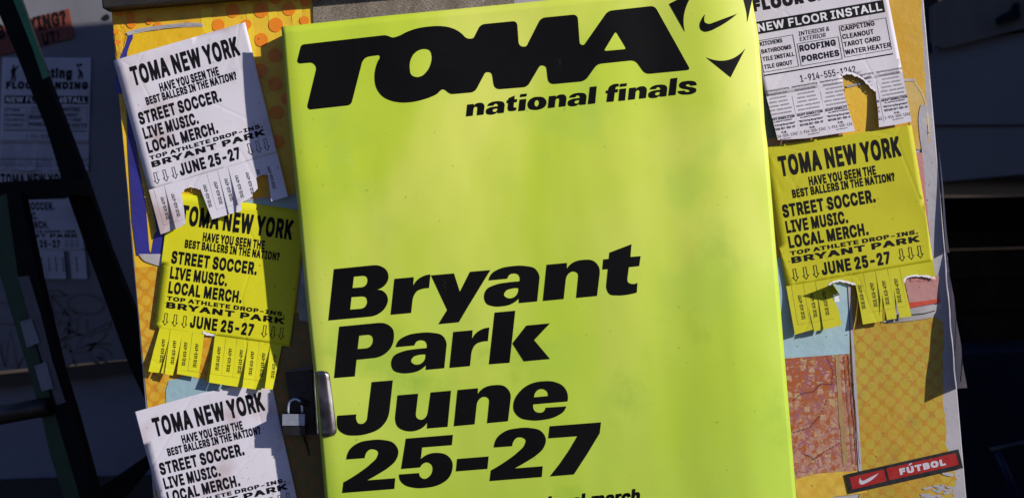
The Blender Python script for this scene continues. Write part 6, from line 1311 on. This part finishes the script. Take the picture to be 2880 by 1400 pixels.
# ------------------------------------------------------------------ behind the board, left: panel, old flyers, graffiti, ladder
YL = 1.32
m_door = plain('shaded_grey_blue_paint', (.145, .148, .168), .55, var=.2, scale=5, bump=.15)  # dark base colour holds part of the shade on the partition
wall = thing('painted_partition', 'shade-darkened grey blue partition behind the stepladder with scribbled graffiti', 'wall', (-1.3, YL, 0))
link('upper_panel', slab([(-700, -500), (640, -500), (640, 985), (-700, 1105)], YL, .04), m_door, wall)
link('ledge', slab([(-700, 1132), (640, 985), (640, 1020), (-700, 1166)], YL-.03, .06), plain('dark_ledge', (.020, .015, .010), .5), wall)
link('lower_panel', slab([(-700, 1166), (640, 1020), (640, 1330), (-700, 1372)], YL+.012, .04), plain('blue_grey_paint', (.14, .16, .22), .45, var=.15, scale=4), wall)
link('kick_board', slab([(-700, 1372), (640, 1330), (640, 1900), (-700, 1900)], YL-.01, .05), plain('kick_board_black', (.012, .012, .014), .6), wall)
bm = bmesh.new(); tube(bm, [P(300, 49, YL-.004), P(300, 49, YL+.002)], .0075, 14); link('bolt_head', bm, M['flyer_ink'], wall)
# graffiti strokes
zg = Z(0, 700, .5592)
def loop_pts(cx, cy, rx, ry, a0=0, a1=360, rot=0, n=26):
    out = []
    for i in range(n+1):
        a = R(a0+(a1-a0)*i/n); x, y = rx*math.cos(a), ry*math.sin(a); c_, s_ = math.cos(R(rot)), math.sin(R(rot))
        out.append((cx+x*c_-y*s_, cy+x*s_+y*c_))
    return out
gs = [loop_pts(432, 278, 92, 48, 0, 350, 5), [(190, 215), (300, 210), (340, 235), (200, 232)], [(262, 235), (262, 380), (262, 560)], [(262, 240), (350, 340), (345, 440)], [(190, 300), (345, 330)], [(190, 380), (350, 370)],
      [(315, 420), (350, 380), (395, 345), (385, 410), (330, 425)], [(435, 350), (440, 420), (560, 365), (545, 400), (455, 430)], loop_pts(400, 475, 75, 45, 0, 330, -6), loop_pts(505, 535, 60, 42, 20, 330, 25), [(495, 520), (520, 530), (505, 560), (490, 540), (560, 585)], [(200, 350), (240, 300), (300, 370), (330, 300), (400, 330)], [(330, 400), (420, 440), (380, 500), (500, 470), (540, 420)],
      [(280, 510), (345, 480), (370, 560), (385, 585)], [(295, 470), (335, 440), (300, 455)], [(430, 480), (560, 475)], [(0, 270), (70, 280), (70, 380), (0, 375)], [(0, 470), (25, 590), (50, 400), (90, 600), (120, 540)], [(280, 545), (340, 590), (375, 560)]]
fl = Flat()
for s in gs:
    stroke(fl, [zg(*p) for p in s], 6.5)
fl.lay(lambda x, y: P(x, y, YL-.0012)); link('graffiti', fl.bm, plain('brown_marker', (.115, .098, .10), .6), wall, toward=True)
fl = Flat(); fl.add([disc(168, 598, 9)]); fl.add([[(163, 600), (173, 600), (176, 645), (160, 645)]]); fl.lay(lambda x, y: P(x, y, YL-.006)); link('keyhole_plate', fl.bm, M['flyer_ink'], wall, toward=True)

pgl = Page((18.5, 179), (28.5, .2), (-.9, 28.6))
outl = [pgl.px(-.45, -.6), pgl.px(8.35, -.6), pgl.px(8.4, 10.5), pgl.px(-.5, 10.5)]
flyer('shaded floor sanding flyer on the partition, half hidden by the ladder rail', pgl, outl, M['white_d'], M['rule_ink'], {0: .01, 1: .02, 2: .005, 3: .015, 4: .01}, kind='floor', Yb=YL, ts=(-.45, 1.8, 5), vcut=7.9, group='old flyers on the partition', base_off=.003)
pgt = Page((-24, 469.4), (28.5, 0), (2.5, 28.6))
outt = [pgt.px(0, 0), pgt.px(8.5, 0), pgt.px(8.5, 11), pgt.px(7.0, 11.0), pgt.px(6.95, 8.3), pgt.px(6.4, 8.3), pgt.px(6.4, 11), pgt.px(0, 11)]
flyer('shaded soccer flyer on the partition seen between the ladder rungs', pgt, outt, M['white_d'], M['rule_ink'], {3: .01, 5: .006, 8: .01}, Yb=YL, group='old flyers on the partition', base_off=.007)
os_ = thing('orange_notice', 'dark orange notice tilted on the partition near the top left corner', 'sign', tuple(P(120, 130, YL)))
zo = Z(0, 0, .5592)
link('card', slab([zo(*p) for p in [(-60, 150), (345, 45), (372, 190), (-40, 290)]], YL-.006, .004), plain('orange_card', (.17, .035, .018), .6), os_)
fl = Flat()
def fo(x, y): return zo(150+x+ y*.17, 165 + y - x*.225)
text(fl, 'YING?', 'b', 0, 190, 0, 72, f=fo); text(fl, 'UT!', 'b', 50, 140, 74, 56, f=fo); text(fl, 'B', 'b', -160, -120, 0, 72, f=fo)
fl.lay(lambda x, y: P(x, y, YL-.0072)); link('lettering', fl.bm, M['flyer_ink'], os_, toward=True)

# the ladder
YD = .62
lad = thing('stepladder', 'dark green stepladder standing in the shade at the left edge', 'ladder', (P(200, 1400, YD).x, YD, 0))
m_gr = plain('green_fibreglass', (.004, .045, .018), .5, var=.3, scale=20, bump=.1)
m_rb = plain('black_ladder_metal', (.006, .006, .006), .7, var=.4, scale=25, spec=.15)
m_gs = plain('grey_ladder_sleeve', (.085, .09, .105), .45)
z0 = Z(0, 0, .5592)
link('rear_rail', slab([z0(*p) for p in [(-30, -10), (85, -10), (180, 240), (240, 400), (370, 740), (430, 900), (550, 1250), (690, 1600), (790, 1830), (745, 2050), (640, 1812), (435, 1252), (310, 900), (230, 640), (80, 270), (-10, 60)]], YD+.12, .03), m_rb, lad)
link('rear_rail_painted_glint', slab([z0(*p) for p in [(62, -10), (105, -10), (245, 385), (215, 400), (165, 250)]], YD+.105, .012), plain('painted_green_glint', (.008, .20, .075), .3), lad)  # brighter green strip paints the lit streak on the rail
link('front_rail', slab([(-30, 560), (18, 545), (76, 784), (130, 1010), (180, 1180), (265, 1500), (210, 1500), (142, 1280), (118, 1175), (78, 1036), (0, 775), (-30, 700)], YD, .03), m_gr, lad)
link('front_rail_flange', slab([(18, 545), (58, 545), (108, 784), (168, 1036), (212, 1180), (300, 1500), (255, 1500), (160, 1180), (118, 1036), (52, 784)], YD-.012, .04), m_rb, lad)
link('sleeve', slab([zg(*p) for p in [(90, 140), (145, 135), (205, 330), (262, 560), (330, 770), (285, 785), (215, 570), (150, 360)]], YD-.018, .03), m_gs, lad)
for q in ([(100, 365), (158, 350), (200, 470), (135, 495)], [(172, 588), (232, 565), (268, 700), (210, 715)]):
    link('white_tag', slab([zg(*p) for p in q], YD-.022, .001), plain('tag_paper', (.22, .23, .27), .6), lad)
link('rung', slab([(-40, 515), (205, 500), (222, 548), (-40, 562)], YD+.02, .09), m_rb, lad)
bm = bmesh.new(); tube(bm, [P(-60, 1178, YD+.02), P(138, 1142, YD-.02)], .019, 14); link('rung', bm, plain('brown_black_rung', (.022, .015, .010), .4), lad, smooth_shade=True)
link('cross_brace', slab([(260, 1385), (420, 1275), (430, 1300), (330, 1420), (250, 1420)], YD+.2, .03), m_rb, lad)

# ------------------------------------------------------------------ behind the board, right: truck, crates, cart
YT = 2.05
truck = thing('parked_truck', 'dim blue grey box truck with cream top band parked behind the board', 'truck', (P(2900, 700, YT).x, YT, 0))
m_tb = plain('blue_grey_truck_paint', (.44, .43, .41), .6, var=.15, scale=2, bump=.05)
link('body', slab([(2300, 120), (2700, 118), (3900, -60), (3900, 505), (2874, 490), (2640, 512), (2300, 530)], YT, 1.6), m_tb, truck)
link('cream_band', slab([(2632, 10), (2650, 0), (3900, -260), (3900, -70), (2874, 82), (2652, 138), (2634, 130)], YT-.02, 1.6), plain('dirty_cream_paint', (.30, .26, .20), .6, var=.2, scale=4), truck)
link('side_recess', slab([(2300, -200), (2640, -200), (2640, 150), (2300, 150)], YT+.05, .3), plain('dark_recess', (.045, .042, .035), .7), truck)
link('trim_line', slab([(2400, 352), (3900, 344), (3900, 348), (2400, 357)], YT-.004, .01), plain('reddish_trim', (.16, .10, .11), .4), truck)
for q in (smooth([(2803, 50, 8), (2845, 28, 10), (2850, 55, 6), (2806, 70, 8)]), smooth([(2846, 30, 6), (2852, 8, 6), (2868, 10, 4), (2870, 52, 6), (2850, 56, 4)])):
    link('latch', slab(q, YT-.035, .02), plain('latch_blue_black', (.008, .012, .018), .5), truck)
link('blue_decal', slab([(2606, 118), (2622, 120), (2622, 150), (2610, 148)], YT-.03, .01), plain('decal_blue', (.01, .02, .06), .5), truck)
link('painted_underside_shade', slab([(2300, 560), (3900, 540), (3900, 640), (2300, 650)], YT+.25, .4), plain('underside_shade_black', (.004, .004, .004), .8), truck)  # near-black slab stands in for the shade under the truck
for x in (2400, 3500):
    bm = bmesh.new()
    c = P(x, 1010, YT+.3)
    c.z = .42
    tube(bm, [c + Vector((0, -.02, 0)), c + Vector((0, .22, 0))], .42, 28); link('wheel', bm, plain('tyre', (.012, .012, .012), .8), truck)

YC = 2.6
cr_ = thing('timber_stack', 'brown boards stacked low under the truck at the right edge', 'timber', (P(2780, 1000, YC).x, YC, 0))
m_bw = plain('brown_board', (.15, .11, .075), .7, var=.4, scale=6)
for i, (ya, yb) in enumerate(((628, 700), (702, 784), (786, 874), (876, 1000))):
    link('board', slab([(2500, ya+8), (3300, ya-14), (3300, yb-16), (2500, yb+6)], YC+.004*i, .3), m_bw, cr_)
YQ = 1.75
cart = thing('blue_cart', 'dark navy blue cart at the lower right with a pale handle bar', 'cart', (P(2800, 1400, YQ).x, YQ, 0))
m_nv = plain('navy_tarp', (.010, .022, .050), .55, var=.35, scale=5, bump=.5)
link('tarp', slab([(2480, 1010), (2700, 996), (2800, 990), (3300, 975), (3300, 1700), (2480, 1700)], YQ+.1, .4), m_nv, cart)
bm = bmesh.new(); tube(bm, [P(2786, 1264, YQ), P(2900, 1240, YQ)], .006, 10); link('handle_bar', bm, plain('pale_bar', (.12, .12, .13), .4), cart, smooth_shade=True)
bm = bmesh.new(); tube(bm, [P(2805, 1272, YQ+.02), P(2832, 1330, YQ+.02), P(2868, 1420, YQ+.02)], .010, 10); link('blue_strut', bm, plain('blue_strut_paint', (.012, .035, .12), .4), cart, smooth_shade=True)

for o in bpy.data.objects:
    for k in ('base', 'u'):
        if k in o.keys():
            del o[k]
